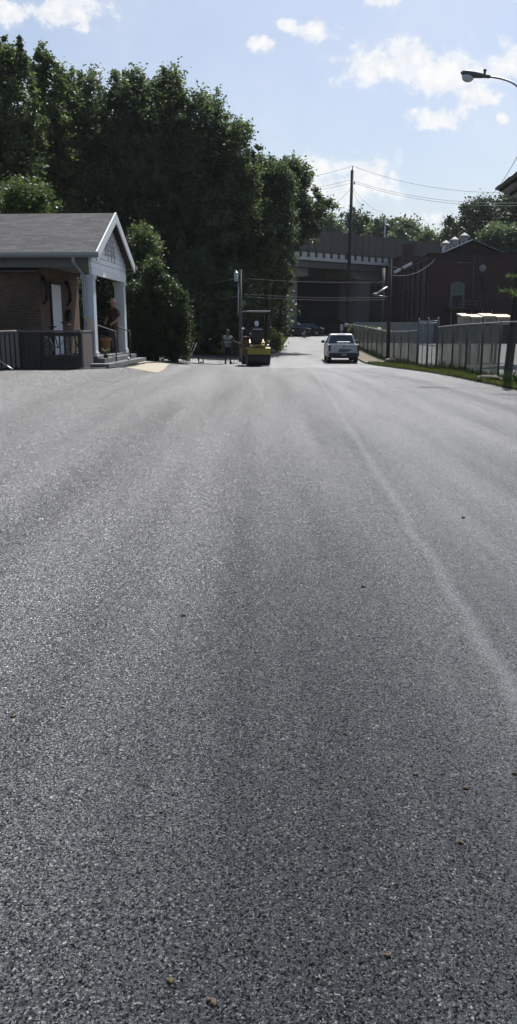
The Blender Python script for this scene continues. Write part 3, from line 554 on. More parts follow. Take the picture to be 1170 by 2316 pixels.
# iron handrails
for (y0, lab, dx) in ((.75,'black iron handrail nearer the camera on the porch steps',0), (3.4,'black iron handrail beyond, beside the far porch column',.02)):
    h = thing('iron_handrail', lab, 'handrail', (H.location.x+.10, H.location.y+y0, HB), -R(3.2), 'iron handrails on the porch steps')
    b = MB(); b.tube([(-.25,0,.30),(-.25,0,1.22)], .02, 6).build('rail_post', MT['black'], h); MB().tube([(.36+dx,.0,.12),(.36+dx,.0,1.02)], .02, 6).build('rail_post', MT['black'], h)
    b = MB(); b.tube([(-.38,0,1.30),(-.25,0,1.22),(.36+dx,.0,1.02),(.42,.0,.95)], .022, 6); b.build('top_rail', MT['darkmetal'], h)
    b = MB(); b.tube([(-.25,0,.42),(.36+dx,.0,.25)], .012, 6); b.build('lower_rail', MT['black'], h)
# planter and small pot
pt = thing('clay_planter', 'square brown planter on the porch floor behind the railing', 'planter', (H.location.x-.35, H.location.y+3.05, HB+fl))
MB().lathe([(.16,0),(.20,.05),(.24,.40),(.27,.42),(.27,.5),(.2,.5),(.18,.44)], n=4).build('pot', MT['terracotta'], pt)
MB().ball((0,0,.5),(.19,.19,.08),2,.2,3).build('earth', MT['soil'], pt)
fp = thing('potted_plant', 'small spiky plant at the foot of the near porch column', 'plant', (H.location.x+.22, H.location.y+.32, HB+.25))
b = MB(); b.lathe([(.06,0),(.08,.1),(.07,.1)], n=10); b.build('pot', MT['darkmetal'], fp)
b = MB()
for k in range(11):
    a = k*.57; b.tube([(0,0,.08),(.05*math.cos(a),.05*math.sin(a),.2),(.13*math.cos(a),.13*math.sin(a),.24+.03*(k%3))], [.012,.01,.003], 5)
b.build('leaves', MT['weed'], fp)
tag(MB().ball((0,0,.045),.05,2).build('white_ball', MT['white'], None, (H.location.x+.60, H.location.y+2.2, HB+.11)), 'small white ball lying on the lower porch step', 'ball')
# wooden deck railing in front of the porch
DY = 22.45
dk = thing('wooden_deck', 'dark weathered wooden deck with slatted railing in front of the brick house', 'deck', (0, 0, 0))
xr = at(182, 800, DY).x; xl = -16.; zt = at(100, 747, DY).z; gzd = HB-.03; xo = at(92, 800, DY).x
b = MB(); b.box((xl, DY+.10, .60-.0+gzd-.35),(xr-.02, DY+1.6, gzd+.31)); b.build('deck_floor', MT['wood'], dk)
b = MB(); b.box((xl, DY+.03, gzd-.05),(xr-.01, DY+.07, gzd+.30)); b.build('skirt_board', MT['wood'], dk)
b = MB(); b.box((xl, DY-.03, zt-.05),(xr+.03, DY+.11, zt)); b.box((xr-.05, DY+.115, zt-.045),(xr+.07, DY+1.65, zt+.003)); b.build('top_rail', MT['wood_pale'], dk)
b = MB(); b.box((xl, DY+.005, gzd+.33),(xr-.03, DY+.03, gzd+.42)); b.box((xl, DY+.005, zt-.16),(xr-.03, DY+.03, zt-.055)); b.build('rail_board', MT['wood'], dk)
b = MB(); x = xr-.10; k = 0
while x > xo: b.box((x-.035, DY-.025, gzd+.30),(x, DY+.003, zt-.06)); x -= .145
while x > xl: b.box((x-.135, DY-.025, gzd+.0),(x, DY+.003, zt-.06+.006*(k%3))); x -= .142; k += 1
b.build('balusters', MT['wood'], dk)
b = MB(); y = DY+.12
while y < DY+1.6: b.box((xr+.03, y, gzd-.03),(xr+.06, y+.08, zt-.05)); y += .125
b.build('side_slats', MT['wood_pale'], dk)
for x in (xr-.06, xo, at(34,800,DY).x, -9.2): MB().box((x, DY+.034, gzd-.05),(x+.10, DY+.098, zt-.052)).build('post', MT['wood'], dk)
rm = thing('wooden_ramp_fence', 'weathered picket railing at the left photo edge, sloping toward the camera', 'railing', (0,0,0))
A = Vector((at(40,800,22.3).x, 22.3, 0)); B2 = Vector((-8.6, 20.3, 0)); nn = 21; b = MB(); c = MB(); T = []
for i in range(nn):
    p = A.lerp(B2, i/(nn-1)); zz = g(p.x, p.y); M4 = Matrix.Translation((p.x, p.y, 0)) @ Matrix.Rotation(math.atan2((B2-A).y, (B2-A).x), 4, 'Z')
    b.box((-.045,-.012,zz+.06),(.045,.012,zt-.06-.10*i/nn), M4=M4); T.append((p.x, p.y, zt-.03-.10*i/nn))
b.build('pickets', MT['wood_pale'], rm); c.tube(T, .045, 6); c.build('top_rail', MT['wood_pale'], rm)
b = MB(); 
for i in (0, 10, 20):
    p = A.lerp(B2, i/20); MB().box((p.x-.05,p.y+.03,g(p.x,p.y)-.02),(p.x+.05,p.y+.13,zt-.1)).build('post', MT['wood'], rm)
# clutter behind the slats: a bicycle-like garden cart stands there in the shade
bk = thing('bicycle', 'bicycle parked behind the deck slats below the white door', 'bicycle', (at(137,800,23.3).x, 23.3, gzd+.31), R(8))
for xx in (-.5,.5):
    b = MB(); n_ = 20; b.tube([(xx+.31*math.cos(2*math.pi*k/n_), 0, .32+.31*math.sin(2*math.pi*k/n_)) for k in range(n_+1)], .02, 6)
    for k in range(6): a = k*math.pi/6; b.tube([(xx-.3*math.cos(a),0,.32-.3*math.sin(a)),(xx+.3*math.cos(a),0,.32+.3*math.sin(a))], .004, 4)
    b.build('wheel', MT['galv'], bk)
b = MB(); b.tube([(-.5,0,.32),(-.15,0,.75),(.35,0,.8),(-.05,0,.3),(-.5,0,.32)], .018, 6); b.tube([(-.05,0,.3),(-.18,0,.85)], .018, 6); b.tube([(.5,0,.32),(.33,0,.92)], .018, 6); b.build('bicycle_frame', MT['blue_metal'], bk)
MB().ball((-.19,0,.88),(.13,.07,.03)).build('saddle', MT['black'], bk)
MB().tube([(.3,-.25,.95),(.33,0,.93),(.3,.25,.95)], .015, 6).build('handlebar', MT['galv'], bk)
# hand-held flag by the porch column
fg = thing('small_flag', 'small faded striped flag leaning out beside the near porch column', 'flag', (at(190,715,23.85).x, 23.85, at(190,715,23.85).z))
MB().tube([(-.10,.05,.1),(.10,-.06,-.25)], .01, 6).build('staff', MT['wood_pale'], fg)
b = MB(); b.bm.faces.ensure_lookup_table()
rows = 7
for i in range(rows-1):
    z0, z1 = -.02-.06*i, -.02-.06*(i+1); x0 = .02+.02*i; b.box((x0,-.05+.02*math.sin(i),z1),(x0+.13,-.043+.02*math.sin(i),z0))
b.build('cloth', MT['straw'], fg)
# hose and loose pipe
def gpath(pts, h=.02):
    out = []
    for (px, py) in pts:
        lo, hi = .8, 120.
        for _ in range(40):
            m_ = (lo+hi)/2; p = at(px, py, m_)
            if p.z > g(p.x, p.y): lo = m_
            else: hi = m_
        p = at(px, py, lo); out.append(Vector((p.x, p.y, g(p.x,p.y)+h)))
    return out
def smooth(pts, n=6):
    o = []
    for i in range(len(pts)-1):
        p0, p1, p2, p3 = pts[max(i-1,0)], pts[i], pts[i+1], pts[min(i+2,len(pts)-1)]
        for k in range(n):
            t = k/n; o.append(.5*((2*p1)+(-p0+p2)*t+(2*p0-5*p1+4*p2-p3)*t*t+(-p0+3*p1-3*p2+p3)*t**3))
    return o+[pts[-1]]
tag(MB().tube(smooth(gpath([(18,835),(60,836),(120,834),(190,836),(250,833),(300,829),(330,822),(372,821),(440,823),(505,826)], .028)), .018, 6).build('garden_hose', MT['hose']), 'long dark hose lying across the pale driveway and along the deck', 'hose')
pp = gpath([(-14,822),(22,838)]); tag(MB().tube([pp[1]+Vector((-.55,.1,.42)), pp[1]+Vector((.0,0,.06)), pp[1]+Vector((.12,-.05,.0))], .025, 8).build('metal_pipe', MT['galv']), 'pale metal pipe leaning on the ramp railing at the left edge', 'pipe')
# ------------------------------------------------------------------ bridge
B0 = at(650, 601, 95); bd = Vector((.752,.659,0)).normalized(); ang = math.atan2(bd.y, bd.x)
br = thing('road_bridge', 'concrete highway bridge with dark screen panels crossing behind the utility poles', 'bridge', (B0.x, B0.y, 0), ang)
zb = B0.z                                                   # underside of the fascia beam at the fascia
S0, S1 = -34, 50; W = 26
MB().box((S0,0.25,zb+.75),(S1,W,zb+1.0)).build('deck_slab', MT['concrete'], br)
b = MB(); b.prism([(.05,zb),(.45,zb),(.45,zb+.05),(.27,zb+.08),(.27,zb+.7),(.4,zb+.75),(.05,zb+.75),(.2,zb+.68),(.2,zb+.08),(.05,zb+.05)], S0, S1, 'x')
for k in range(1, 11): b.box((S0, k*2.4, zb),(S1, k*2.4+.3, zb+.748))
b.build('girder', MT['steel_beam'], br)
b = MB(); b.prism([(-.10,zb+.80),(-.10,zb+1.02),(.02,zb+1.05),(.02,zb+1.68),(.24,zb+1.68),(.24,zb+.80)], S0, S1, 'x'); b.build('parapet', MT['bridge_conc'], br)
# dark post feet that break the parapet top, and the screen above
feet = []; s = S0+.3; k = 0
gaps = [1.75,1.75,1.75,.5]
while s < S1:
    feet.append(s); s += .42 if k%11 == 3 else 1.28; k += 1
b = MB()
for s in feet: MB().box((s-.17,-.05,zb+1.16),(s+.17,.017,zb+1.90)).build('post_foot', MT['black'], br)
b = MB(); pz = zb+1.70
for i in range(len(feet)-1):
    b.box((feet[i]+.02,.05+.012*(i%2),pz),(feet[i+1]-.02,.10+.012*(i%2),pz+2.55-.03*(i%3)))
b.build('screen_panels', MT['screen'], br)
b = MB()
for s in feet: b.box((s-.03,.02,pz),(s+.03,.048,pz+2.58))
b.build('screen_posts', MT['screen'], br)
def pier(sx, cap=True):
    gb = 0.
    b = MB(); b.box((sx-1.0,.9,-1),(sx+1.0,4.5,zb-1.05), .06); b.build('pier', MT['pier_conc'], br)
    b = MB(); b.prism([(sx-2.6,zb-.9),(sx-2.6,zb-.0),(sx+2.6,zb-.0),(sx+2.6,zb-.9),(sx+1.6,zb-1.04),(sx-1.6,zb-1.04)], .7, 5.5, 'y'); b.build('pier_cap', MT['pier_conc'], br)
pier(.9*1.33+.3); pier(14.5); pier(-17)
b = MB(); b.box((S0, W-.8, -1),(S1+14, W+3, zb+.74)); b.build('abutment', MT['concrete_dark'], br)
MB().box((.55,.84,2.1),(1.75,.895,2.75)).build('notice_plate', MT['concrete'], br)
# a low dark wall closes the space under the bridge
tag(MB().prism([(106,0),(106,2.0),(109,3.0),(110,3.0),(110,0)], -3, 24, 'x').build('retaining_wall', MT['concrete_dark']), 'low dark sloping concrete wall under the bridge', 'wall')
# lamp standing on the parapet
lp = at(868, 590, 107); bl = thing('bridge_lamp', 'tall thin street lamp standing on the bridge parapet', 'street lamp', lp)
tz = at(870, 492, 107).z-lp.z
MB().tube([(0,0,0),(.02,0,tz*.6),(.05,0,tz)], [.11,.08,.05], 8).build('lamp_pole', MT['galv'], bl)
MB().box((-.6,-.2,-.6),(.6,.3,.35), .03).build('base_block', MT['pier_conc'], bl)
MB().tube([(.05,0,tz-.6),(-.9,0,tz-.15),(-2.1,0,tz+.25)], .035, 6).build('arm', MT['galv'], bl)
MB().ball((-2.35,0,tz+.28),(.38,.14,.09)).build('lamp_head', MT['castalu'], bl)
tag(MB().tube([at(866,735,104), at(869,606,104)], .16, 8).build('drain_pipe', MT['pier_conc']), 'vertical drain pipe under the right part of the bridge', 'pipe')
# ------------------------------------------------------------------ utility poles and wires
def pole(name, label, pb, pt, d, r0, r1, mat, cross=(), cat='utility pole', zb_=None):
    b0 = at(pb, 760, d); t0 = at(pt[0], pt[1], d); zg = g(b0.x, d) if zb_ is None else zb_
    root = thing(name, label, cat, (b0.x, d, zg)); top = Vector((t0.x-b0.x, 0, t0.z-zg))
    MB().tube([(0,0,-.1), top*.5, top], [r0, (r0+r1)/2, r1], 12).build('pole', mat, root)
    return root, top
p1, t1 = pole('utility_pole', 'tallest dark wooden utility pole standing in front of the bridge', 785, (797, 385), 70, .17, .12, MT['pole'])
MB().tube([t1-Vector((0,0,.3)), t1+Vector((.03,0,.35))], .04, 6).build('top_pin', MT['darkmetal'], p1)
MB().lathe([(.03,0),(.07,.05),(.04,.1),(.07,.15),(.03,.22)], t1+Vector((.2,0,-1.1)), 8).build('insulator', MT['darkmetal'], p1)
p2, t2 = pole('utility_pole', 'dark utility pole rising out of the fence left of the brick building', 879, (884, 585), 46.5, .11, .085, MT['pole'])
p3, t3 = pole('utility_pole', 'grey utility pole with a barrel transformer left of the roller', 544, (544, 610), 47, .10, .08, MT['pole_grey'])
q = at(535, 637, 47)-Vector(p3.location); q2 = at(535, 615, 47)-Vector(p3.location)
MB().lathe([(.11,0),(.135,.03),(.135,q2.z-q.z-.06),(.11,q2.z-q.z-.02),(.04,q2.z-q.z),(.03,q2.z-q.z+.07)], (q.x, -.06, q.z), 14).build('transformer', MT['galv'], p3)
MB().tube([(-.11,-.07,(at(541,712,47)-Vector(p3.location)).z), (-.10,-.07,(at(542,640,47)-Vector(p3.location)).z)], .033, 8).build('conduit_and_lit_strip', MT['galv'], p3)  # pale strip added to the pole, standing in for its lit stretch
MB().box((-.14,-.04,q.z+.2),(.0,.04,q.z+.26)).build('bracket', MT['darkmetal'], p3)
# lamp bracket on pole 2
A_, B_, C_ = [at(*v, 46.5)-Vector(p2.location) for v in ((846,667),(877,649),(879,671))]
MB().tube([B_, A_], .05, 8).build('lamp_arm', MT['galv'], p2)
MB().tube([A_, C_], .02, 6).build('arm_brace', MT['galv'], p2)
MB().ball(A_.lerp(B_, .12),(.22,.12,.06)).build('lamp_head', MT['castalu'], p2)
MB().tube([B_+Vector((.05,0,0)), C_+Vector((.03,0,0))], .025, 6).build('arm_bracket', MT['galv'], p2)
# the leaning lamp pole at the right edge
pb = at(1145, 858, 25.6); zt_ = at(1130,150,26).z
lp4 = thing('lamp_pole', 'dark leaning pole at the right photo edge carrying the cobra head street lamp', 'street lamp', (pb.x+.03, 25.6, g(pb.x,25.6)))
L1 = at(1173, 640, 25.6)-Vector(lp4.location); dirn = L1.normalized(); top = dirn*(9.6)
MB().tube([(0,0,-.1), dirn*4.8, top], [.135,.125,.11], 14).build('pole', MT['pole'], lp4)
MB().tube([(-.03,-.145,.1), dirn*4.8+Vector((-.03,-.135,0)), top*.96+Vector((-.02,-.12,0))], .03, 6).build('conduit_and_lit_strip', MT['darkmetal'], lp4)
def rel(px, py, d): return at(px, py, d)-Vector(lp4.location)
a0, a1, a2, a3 = rel(1212, 236, 25.9), rel(1168, 193, 26.2), rel(1138, 179, 26.4), rel(1108, 173.5, 26.5)
MB().tube(smooth([top-dirn*.3, a0, a1, a2, a3], 5), .032, 8).build('lamp_arm', MT['galv'], lp4)
h0, h1 = rel(1042, 164, 26.7), rel(1110, 174, 26.5); ax = (h1-h0).normalized(); Lh = (h1-h0).length
rot = Matrix.Translation(h0) @ ax.to_track_quat('X','Z').to_matrix().to_4x4()
def shaped(prof, name, mat, zs=1, ys=1, off=(0,0,0)):
    b = MB(); b.lathe(prof, (0,0,0), 18, 'x')
    for v in b.bm.verts: v.co = rot @ Vector((v.co.x+off[0], v.co.y*ys+off[1], v.co.z*zs+off[2]))
    return b.build(name, mat, lp4)
hd = shaped([(.02,0),(.10,.05),(.15,.16),(.16,.38),(.12,.62),(.085,.72),(.075,Lh*.97),(.03,Lh)], 'lamp_head', MT['castalu'], .62, 1.0)
shaped([(.01,.06),(.10,.12),(.135,.22),(.12,.34),(.05,.42),(.01,.43)], 'lamp_glass', MT['lens'], 1., 1., (0,0,-.105))
b = MB(); c0 = rot @ Vector((.72,0,.06)); b.lathe([(.035,0),(.035,.07),(.05,.075),(.05,.12),(.02,.13)], c0, 10); b.build('photocell', MT['darkmetal'], lp4)
def wire(a, b_, sag, r, mat, n=14):
    return [Vector(a).lerp(Vector(b_), t/n)-Vector((0,0,4*sag*(t/n)*(1-t/n))) for t in range(n+1)]
def add_wire(name, label, spans, r, mat, group='overhead wires'):
    b = MB()
    for a, c, s in spans: b.tube(wire(a, c, s, r, mat), r, 5)
    return tag(b.build(name, mat), label, 'wire', group)
T1 = Vector(p1.location)+t1
add_wire('overhead_wire', 'topmost overhead wire running both ways from the tip of the tallest pole', [(at(560,400,88), T1+Vector((.03,0,.33)), .6), (T1+Vector((.03,0,.33)), at(1300,428,52), .9)], 0.013, MT['wire'])
add_wire('overhead_wire', 'upper of two close overhead wires below the tip of the tallest pole', [(at(560,424,88), T1+Vector((-.1,0,-.75)), .5), (T1+Vector((-.1,0,-.75)), at(1300,452,52), .8)], 0.013, MT['wire'])
add_wire('overhead_wire', 'lower of two close overhead wires below the tip of the tallest pole', [(at(560,430,88), T1+Vector((.1,0,-.95)), .5), (T1+Vector((.1,0,-.95)), at(1300,458,52), .8)], 0.013, MT['wire'])
add_wire('guy_wire', 'thin wire slanting down left from the tallest pole into the dark trees', [(T1+Vector((0,0,-1.3)), at(735,470,80), .3)], .013, MT['wire'])
add_wire('guy_wire', 'thin wire slanting down right from the tallest pole toward the bridge lamp', [(T1+Vector((0,0,-1.3)), at(868,482,100), .4)], .013, MT['wire'])
add_wire('guy_wire', 'steeper thin wire slanting down right from the tallest pole', [(T1+Vector((0,0,-1.4)), at(840,497,100), .3)], .013, MT['wire'])
add_wire('overhead_wire', 'wire climbing steeply past the eave corner at the right photo edge', [(at(1100,452,60), at(1180,336,40), .3)], 0.016, MT['wire'])
T2 = Vector(p2.location)
add_wire('service_wire', 'thin wire from the transformer pole left into the shaded trees, upper one', [(at(440,640,53), at(535,629,47), .1)], .014, MT['wire'])
add_wire('service_wire', 'thin pale wire from the transformer pole left into the shaded trees, lower one', [(at(445,676,53), at(544,668,47), .15)], 0.012, MT['wire'])
add_wire('service_wire', 'upper wire between the transformer pole and the pole by the fence', [(at(546,629,47), at(883,637,46.5), .12)], .006, MT['wire_dark'])
add_wire('service_wire', 'pale wire crossing low in front of the bridge pier toward the pole by the fence', [(at(546,664,47), at(881,672,46.5), .12)], .006, MT['wire_dark'])
add_wire('service_wire', 'lowest wire crossing in front of the bridge pier toward the pole by the fence', [(at(546,670,47), at(881,677,46.5), .12)], .006, MT['wire_dark'])
add_wire('service_wire', 'wire from the pole by the fence up to the brick building corner', [(at(884,600,46.5), at(915,602,90), .2), (at(884,622,46.5), at(985,585,75), .5)], .012, MT['wire_dark'])
# ------------------------------------------------------------------ brick works building on the right
bx = at(972, 575, 75); BZ = bx.z; rb = thing('brick_building', 'dark red brick works building with roof ventilators on the right', 'building', (bx.x, 75, g(bx.x,75)), -R(3.3))
hgt = BZ-rb.location.z; BL = 24
MB().box((0,0,-.3),(22,BL,hgt)).build('wall', MT['redbrick'], rb)
b = MB(); 
for k in range(6): b.box((-.16, .6+k*4., -.2),(-.003, 1.3+k*4., hgt-.35))
b.box((-.12,.0,hgt-.34),(-.002,BL,hgt-.1)); b.build('pilasters', MT['redbrick'], rb)
b = MB(); b.box((-.18,-.12,hgt+.002),(22,.25,hgt+.12)); b.box((-.18,.252,hgt+.002),(.2,BL,hgt+.12)); b.build('coping', MT['concrete_dark'], rb)
for k in range(5):
    fr = MB().box((-.07,2.0+k*4.,2.2),(-.003,3.7+k*4.,5.4)).build('window', MT['darkmetal'], rb)
    MB().box((-.09,2.15+k*4.,2.35),(-.073,3.55+k*4.,5.25)).build('pane', MT['windowglass'], fr)
pk = at(1063, 546, 76); x0, x1 = at(996,575,76).x-rb.location.x, at(1130,576,76).x-rb.location.x; xm = pk.x-rb.location.x; pzz = pk.z-rb.location.z
MB().prism([(x0,hgt-.05),(x1,hgt-.05),(xm,pzz)], .55, BL-1, 'y').build('gable_wall', MT['redbrick'], rb)
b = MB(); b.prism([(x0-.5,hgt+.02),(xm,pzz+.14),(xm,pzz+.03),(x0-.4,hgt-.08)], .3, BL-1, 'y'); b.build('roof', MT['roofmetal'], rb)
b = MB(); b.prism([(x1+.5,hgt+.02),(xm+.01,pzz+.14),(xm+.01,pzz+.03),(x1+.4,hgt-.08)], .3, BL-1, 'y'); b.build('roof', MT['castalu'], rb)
for px, py in ((1008,566),(1028,558),(1050,549)):
    p = at(px, py, 79); v = thing('roof_ventilator', {1008: 'lowest and leftmost white roof ventilator of the brick building', 1028: 'middle white roof ventilator of the brick building', 1050: 'highest white roof ventilator, nearest the ridge of the brick building'}[px], 'ventilator', (p.x, 79, p.z-.25), 0, 'roof ventilators on the brick building')
    MB().lathe([(.30,0),(.30,.62),(.34,.64)], n=18).build('shaft', MT['galv'], v)
    MB().lathe([(.34,.641),(.50,.66),(.50,.88),(.40,.9),(.06,1.14),(.02,1.16)], n=18).build('cap', MT['soffit'], v)
# arched door
def bl(px, py, d=75): p = at(px, py, d); return Vector((p.x-rb.location.x, 0, p.z-rb.location.z))
a, c = bl(1016,697), bl(1051,637); w_ = c.x-a.x; xc = (a.x+c.x)/2; r_ = w_/2
def arch(x0_, x1_, zb_, zt_, rise): 
    pts = [(x0_, zb_), (x1_, zb_)]; n_ = 8
    for k in range(n_+1): t = k/n_; pts.append((x1_+(x0_-x1_)*t, zt_-rise+rise*math.sin(math.pi*t)))
    return pts
yf = .15
drm = MB().prism(arch(a.x, c.x, a.z, c.z, .22), -.10, -.004, 'y').build('door', MT['castalu'], rb)
MB().prism(arch(a.x+.24, c.x-.24, a.z+1.35, c.z-.22, .12), -.125, -.103, 'y').build('pane', MT['windowglass'], drm)
MB().box((a.x+.2,-.128,a.z+.15),(c.x-.2,-.103,a.z+1.1)).build('panel', MT['concrete_dark'], drm)
b = MB(); lx0, lx1 = a.x-.3, bl(1080,690).x; b.box((lx0,-1.3,a.z-.14),(lx1,-.004,a.z-.02)); b.build('landing', MT['darkmetal'], rb)
b = MB()
for xx in np.linspace(lx0+.05, lx1-.05, 7): b.tube([(xx,-1.25,a.z-.02),(xx,-1.25,a.z+.62)], .02, 6)
for zz in (.3,.62): b.tube([(lx0+.05,-1.25,a.z+zz),(lx1-.05,-1.25,a.z+zz)], .025, 6)
for k in range(5): b.tube([(lx0+.3+k*.9,-1.2,-.1),(lx0+.3+k*.9,-1.2,a.z-.14)], .05, 6)
b.build('landing_rail', MT['castalu'], rb)
b = MB()
for k in range(11): b.box((lx1-.1-.0+k*.26,-1.2,a.z-.2-k*.27),(lx1+.2+k*.26,-.3,a.z-.16-k*.27))
b.build('stair', MT['darkmetal'], rb)
q = bl(1090,607); MB().lathe([(.02,0),(.30,.0),(.32,-.04),(.32,-.07),(.02,-.08)], (q.x,-.004,q.z), 24, 'y').build('round_vent', MT['concrete'], rb)
q1, q2_ = bl(1088,629), bl(1094,656); MB().tube([(q1.x,-.08,q1.z),(q2_.x,-.08,q2_.z)], .09, 6).build('slanted_duct', MT['concrete_dark'], rb)
q1, q2_ = bl(1071,572), bl(1067,682); MB().tube([(q1.x,-.05,q1.z),(q2_.x,-.05,q2_.z)], .045, 6).build('conduit_and_lit_strip', MT['castalu'], rb)
q1, q2_ = bl(975,594), bl(1105,595); MB().tube([(q1.x,-.05,q1.z),(q2_.x,-.05,q2_.z)], .022, 6).build('cable', MT['castalu'], rb)
for (px, py, w, lab) in ((922,601,1.0,'larger pale floodlight high on the brick building corner'),(899,613,.7,'smaller pale floodlight at the far end of the brick building')):
    p = at(px, py, 70); f_ = thing('floodlight', lab, 'floodlight', p, 0, 'floodlights on the brick building'); M4 = Matrix.Rotation(-R(28), 4, 'Y')
    MB().box((-w*.42,-.15,-.06),(w*.42,.15,.12), .02, M4).build('housing', MT['galv'], f_)
    MB().box((-w*.40,-.12,-.10),(w*.40,.12,-.062), 0, M4).build('lamp_panel', MT['lens'], f_)
    MB().tube([(w*.3,0,.1),(1.2,5,.3)], .03, 6).build('bracket', MT['darkmetal'], f_)
# lower annex that fills the gap between the works and the bridge
an = thing('brick_annex', 'low dark brick annex left of the works building under the wires', 'building', (at(905,600,99).x, 99.2, 0.4))
MB().box((0,0,-.5),(6,8,9.3)).build('wall', MT['redbrick'], an); MB().box((-.1,-.1,9.302),(6.1,8.1,9.5)).build('coping', MT['concrete_dark'], an)
MB().box((.6,1,9.502),(1.7,2.1,10.9)).build('chimney', MT['redbrick'], an)
# ------------------------------------------------------------------ fence, gate and yard
FX = 7.6
def fence(name, label, ys, top, fab, fabric_to=None, post_mat=MT['darkmetal']):
    f = thing(name, label, 'fence', (FX, ys[0], g(FX, ys[0])))
    z0 = f.location.z
    for y in ys:
        gg = g(FX, y)-z0; MB().tube([(0,y-ys[0],gg-.05),(0,y-ys[0],gg+top)], .035, 8).build('post', post_mat, f)
    b = MB(); b.tube([(0,y-ys[0],g(FX,y)-z0+top-.03) for y in ys], .024, 6); b.build('top_rail', MT['galv'], f)
    def panel(nm, ya, yb, mat, xo, wav):
        n = int((yb-ya)/.18)+1; yy = np.linspace(ya, yb, n); Vv = []; rr = np.random.default_rng(3)
        for k in range(7):
            for y in yy:
                t = k/6; sagz = .05*math.sin(y*1.9)*t; Vv.append((xo+wav*(math.sin(y*4.1+k*.5)+.6*math.sin(y*9.7+k)), y-ys[0], g(FX,y)-z0+.06+(top-.10)*t-abs(sagz)))
        return np_mesh(nm, Vv, [(k*n+i, k*n+i+1, (k+1)*n+i+1, (k+1)*n+i) for k in range(6) for i in range(n-1)], mat, f, smooth=True)
    panel('chain_link', ys[0], ys[-1], MT['link'], -.035, 0)
    if fab: panel('privacy_screen', fab[0], fab[1], MT['fabric'], .045, .009)
    return f
near_ys = [17.6,19.6,21.6,23.6,25.6,27.6,29.7,31.8,33.6,34.5]
fence('chain_link_fence', 'chain link fence with green privacy cloth between the gate and the leaning pole', near_ys, 1.82, (25.6, 34.45))
far_ys = list(np.linspace(38.9, 70, 15))
fence('chain_link_fence', 'chain link fence with grey green cloth running from the gate to the tall pole', far_ys, 1.78, (39, 69.9))
gt = thing('chain_link_gate', 'narrow grey double gate with open mesh and barbed wire top in the fence', 'gate', (FX, 34.6, g(FX,34.6)))
for y in (0, 1.95, 4.1): MB().tube([(0,y,-.05),(0,y,2.12),(0,y,2.2)], [.05,.05,.02], 8).build('gate_post', MT['blue_metal'], gt)
b = MB()
for z in (.12, 1.0, 1.88):
    b.tube([(0,.06,z),(0,1.9,z)], .026, 6); b.tube([(0,2.0,z),(0,4.05,z)], .026, 6)
for y in (.08,.98,1.86,2.06,3.05,4.0): b.tube([(0,y,.1),(0,y,1.9)], .02, 6)
b.build('gate_frame', MT['blue_metal'], gt)
b = MB(); 
for z in (1.98,2.06): b.tube([(0,0,z),(0,2,z-.02),(0,4.1,z)], .008, 5)
b.build('barbed_wire', MT['galv'], gt)
np_mesh('gate_mesh', [(.0,.08,.12),(.0,4.0,.12),(.0,4.0,1.88),(.0,.08,1.88)], [(0,1,2,3)], MT['gate_link'], gt)
# beige cabinets beyond the fence
CG = 'beige cabinets beyond the fence'
for i, (pa, pb_, lab) in enumerate(((1045,1064,'narrow leftmost beige cabinet beyond the fence'),(1066,1092,'beige cabinet with a slanted lid, second from the left beyond the fence'),(1094,1122,'third beige cabinet from the left beyond the fence'),(1124,1160,'widest beige cabinet, next to the leaning pole beyond the fence'))):
    dd = 44; xa, xb = at(pa,720,dd).x, at(pb_,720,dd).x; zt2 = at(1100,712,dd).z-g(10,dd)
    c_ = thing('beige_cabinet', lab, 'cabinet', ((xa+xb)/2, dd, g(10,dd)+.06), 0, CG); hw = (xb-xa)/2
    zt2 -= .05*(i%2); MB().box((-hw+.02,0,zt2-.52),(hw-.02,1.1,zt2-.13), .01).build('box', MT['beige'], c_)
    MB().prism([(-.12,zt2-.127),(1.2,zt2+.04),(1.2,zt2-.07),(-.12,zt2-.20+.076)], -hw-.02, hw+.02, 'x').build('lid', MT['beige'], c_)
    for sx in (-1,1): MB().box((sx*hw*.8-.05,.1,0),(sx*hw*.8+.05,.2,zt2-.522)).build('leg', MT['darkmetal'], c_)
    MB().box((-hw*.6,-.012,zt2-.46),(hw*.6,-.003,zt2-.24)).build('door_panel', MT['pad'], c_)
# pale wall with weeds beyond the far fence
tag(MB().box((8.6,74,0),(15.8,74.4,2.05)).build('yard_wall', MT['concrete']), 'pale low concrete wall seen over the far end of the fence', 'wall')
for i, (px, py, s_, lab) in enumerate(((800,742,.5,'leafy weed clump left in front of the pale yard wall'),(842,744,.9,'larger leafy weed clump in front of the pale yard wall'),(862,748,.7,'leafy weed clump beside the pole in front of the yard wall'))):
    p = at(px, py, 66); w = thing('weed_clump', lab, 'plant', (p.x, 66, g(p.x,66)+.05), 0, 'weeds beyond the far fence'); rg = np.random.default_rng(i+9); n = 900
    o = rg.normal(size=(n,3))*np.array([s_*.30, .25, .13]); o[:,2] += p.z-w.location.z-.15; t = rg.normal(size=(n,3))*.07; u = rg.normal(size=(n,3))*.05
    np_mesh('leaves', np.stack([o-t,o+u,o+t,o-u],1).reshape(-1,3), np.arange(4*n).reshape(-1,4), LEAF['mid'], w, rg.uniform(.2,1,n))
    b = MB(); 
    for k in range(6): b.tube([(0,0,0),(rg.normal()*.3,rg.normal()*.2,p.z-w.location.z)], [.02,.008], 5)
    b.build('stems', MT['weed'], w)
for i, (px, py, lab) in enumerate(((857,744,'white plastic bag caught in the weeds behind the far fence'),(783,735,'white plastic bag caught on top of the far end of the fence'))):
    p = at(px, py, 64 if i == 0 else 69.5); tag(MB().ball((0,0,0),(.15,.1,.16 if i else .09),2,.35,i).build('plastic_bag', MT['white'], None, p), lab, 'bag')
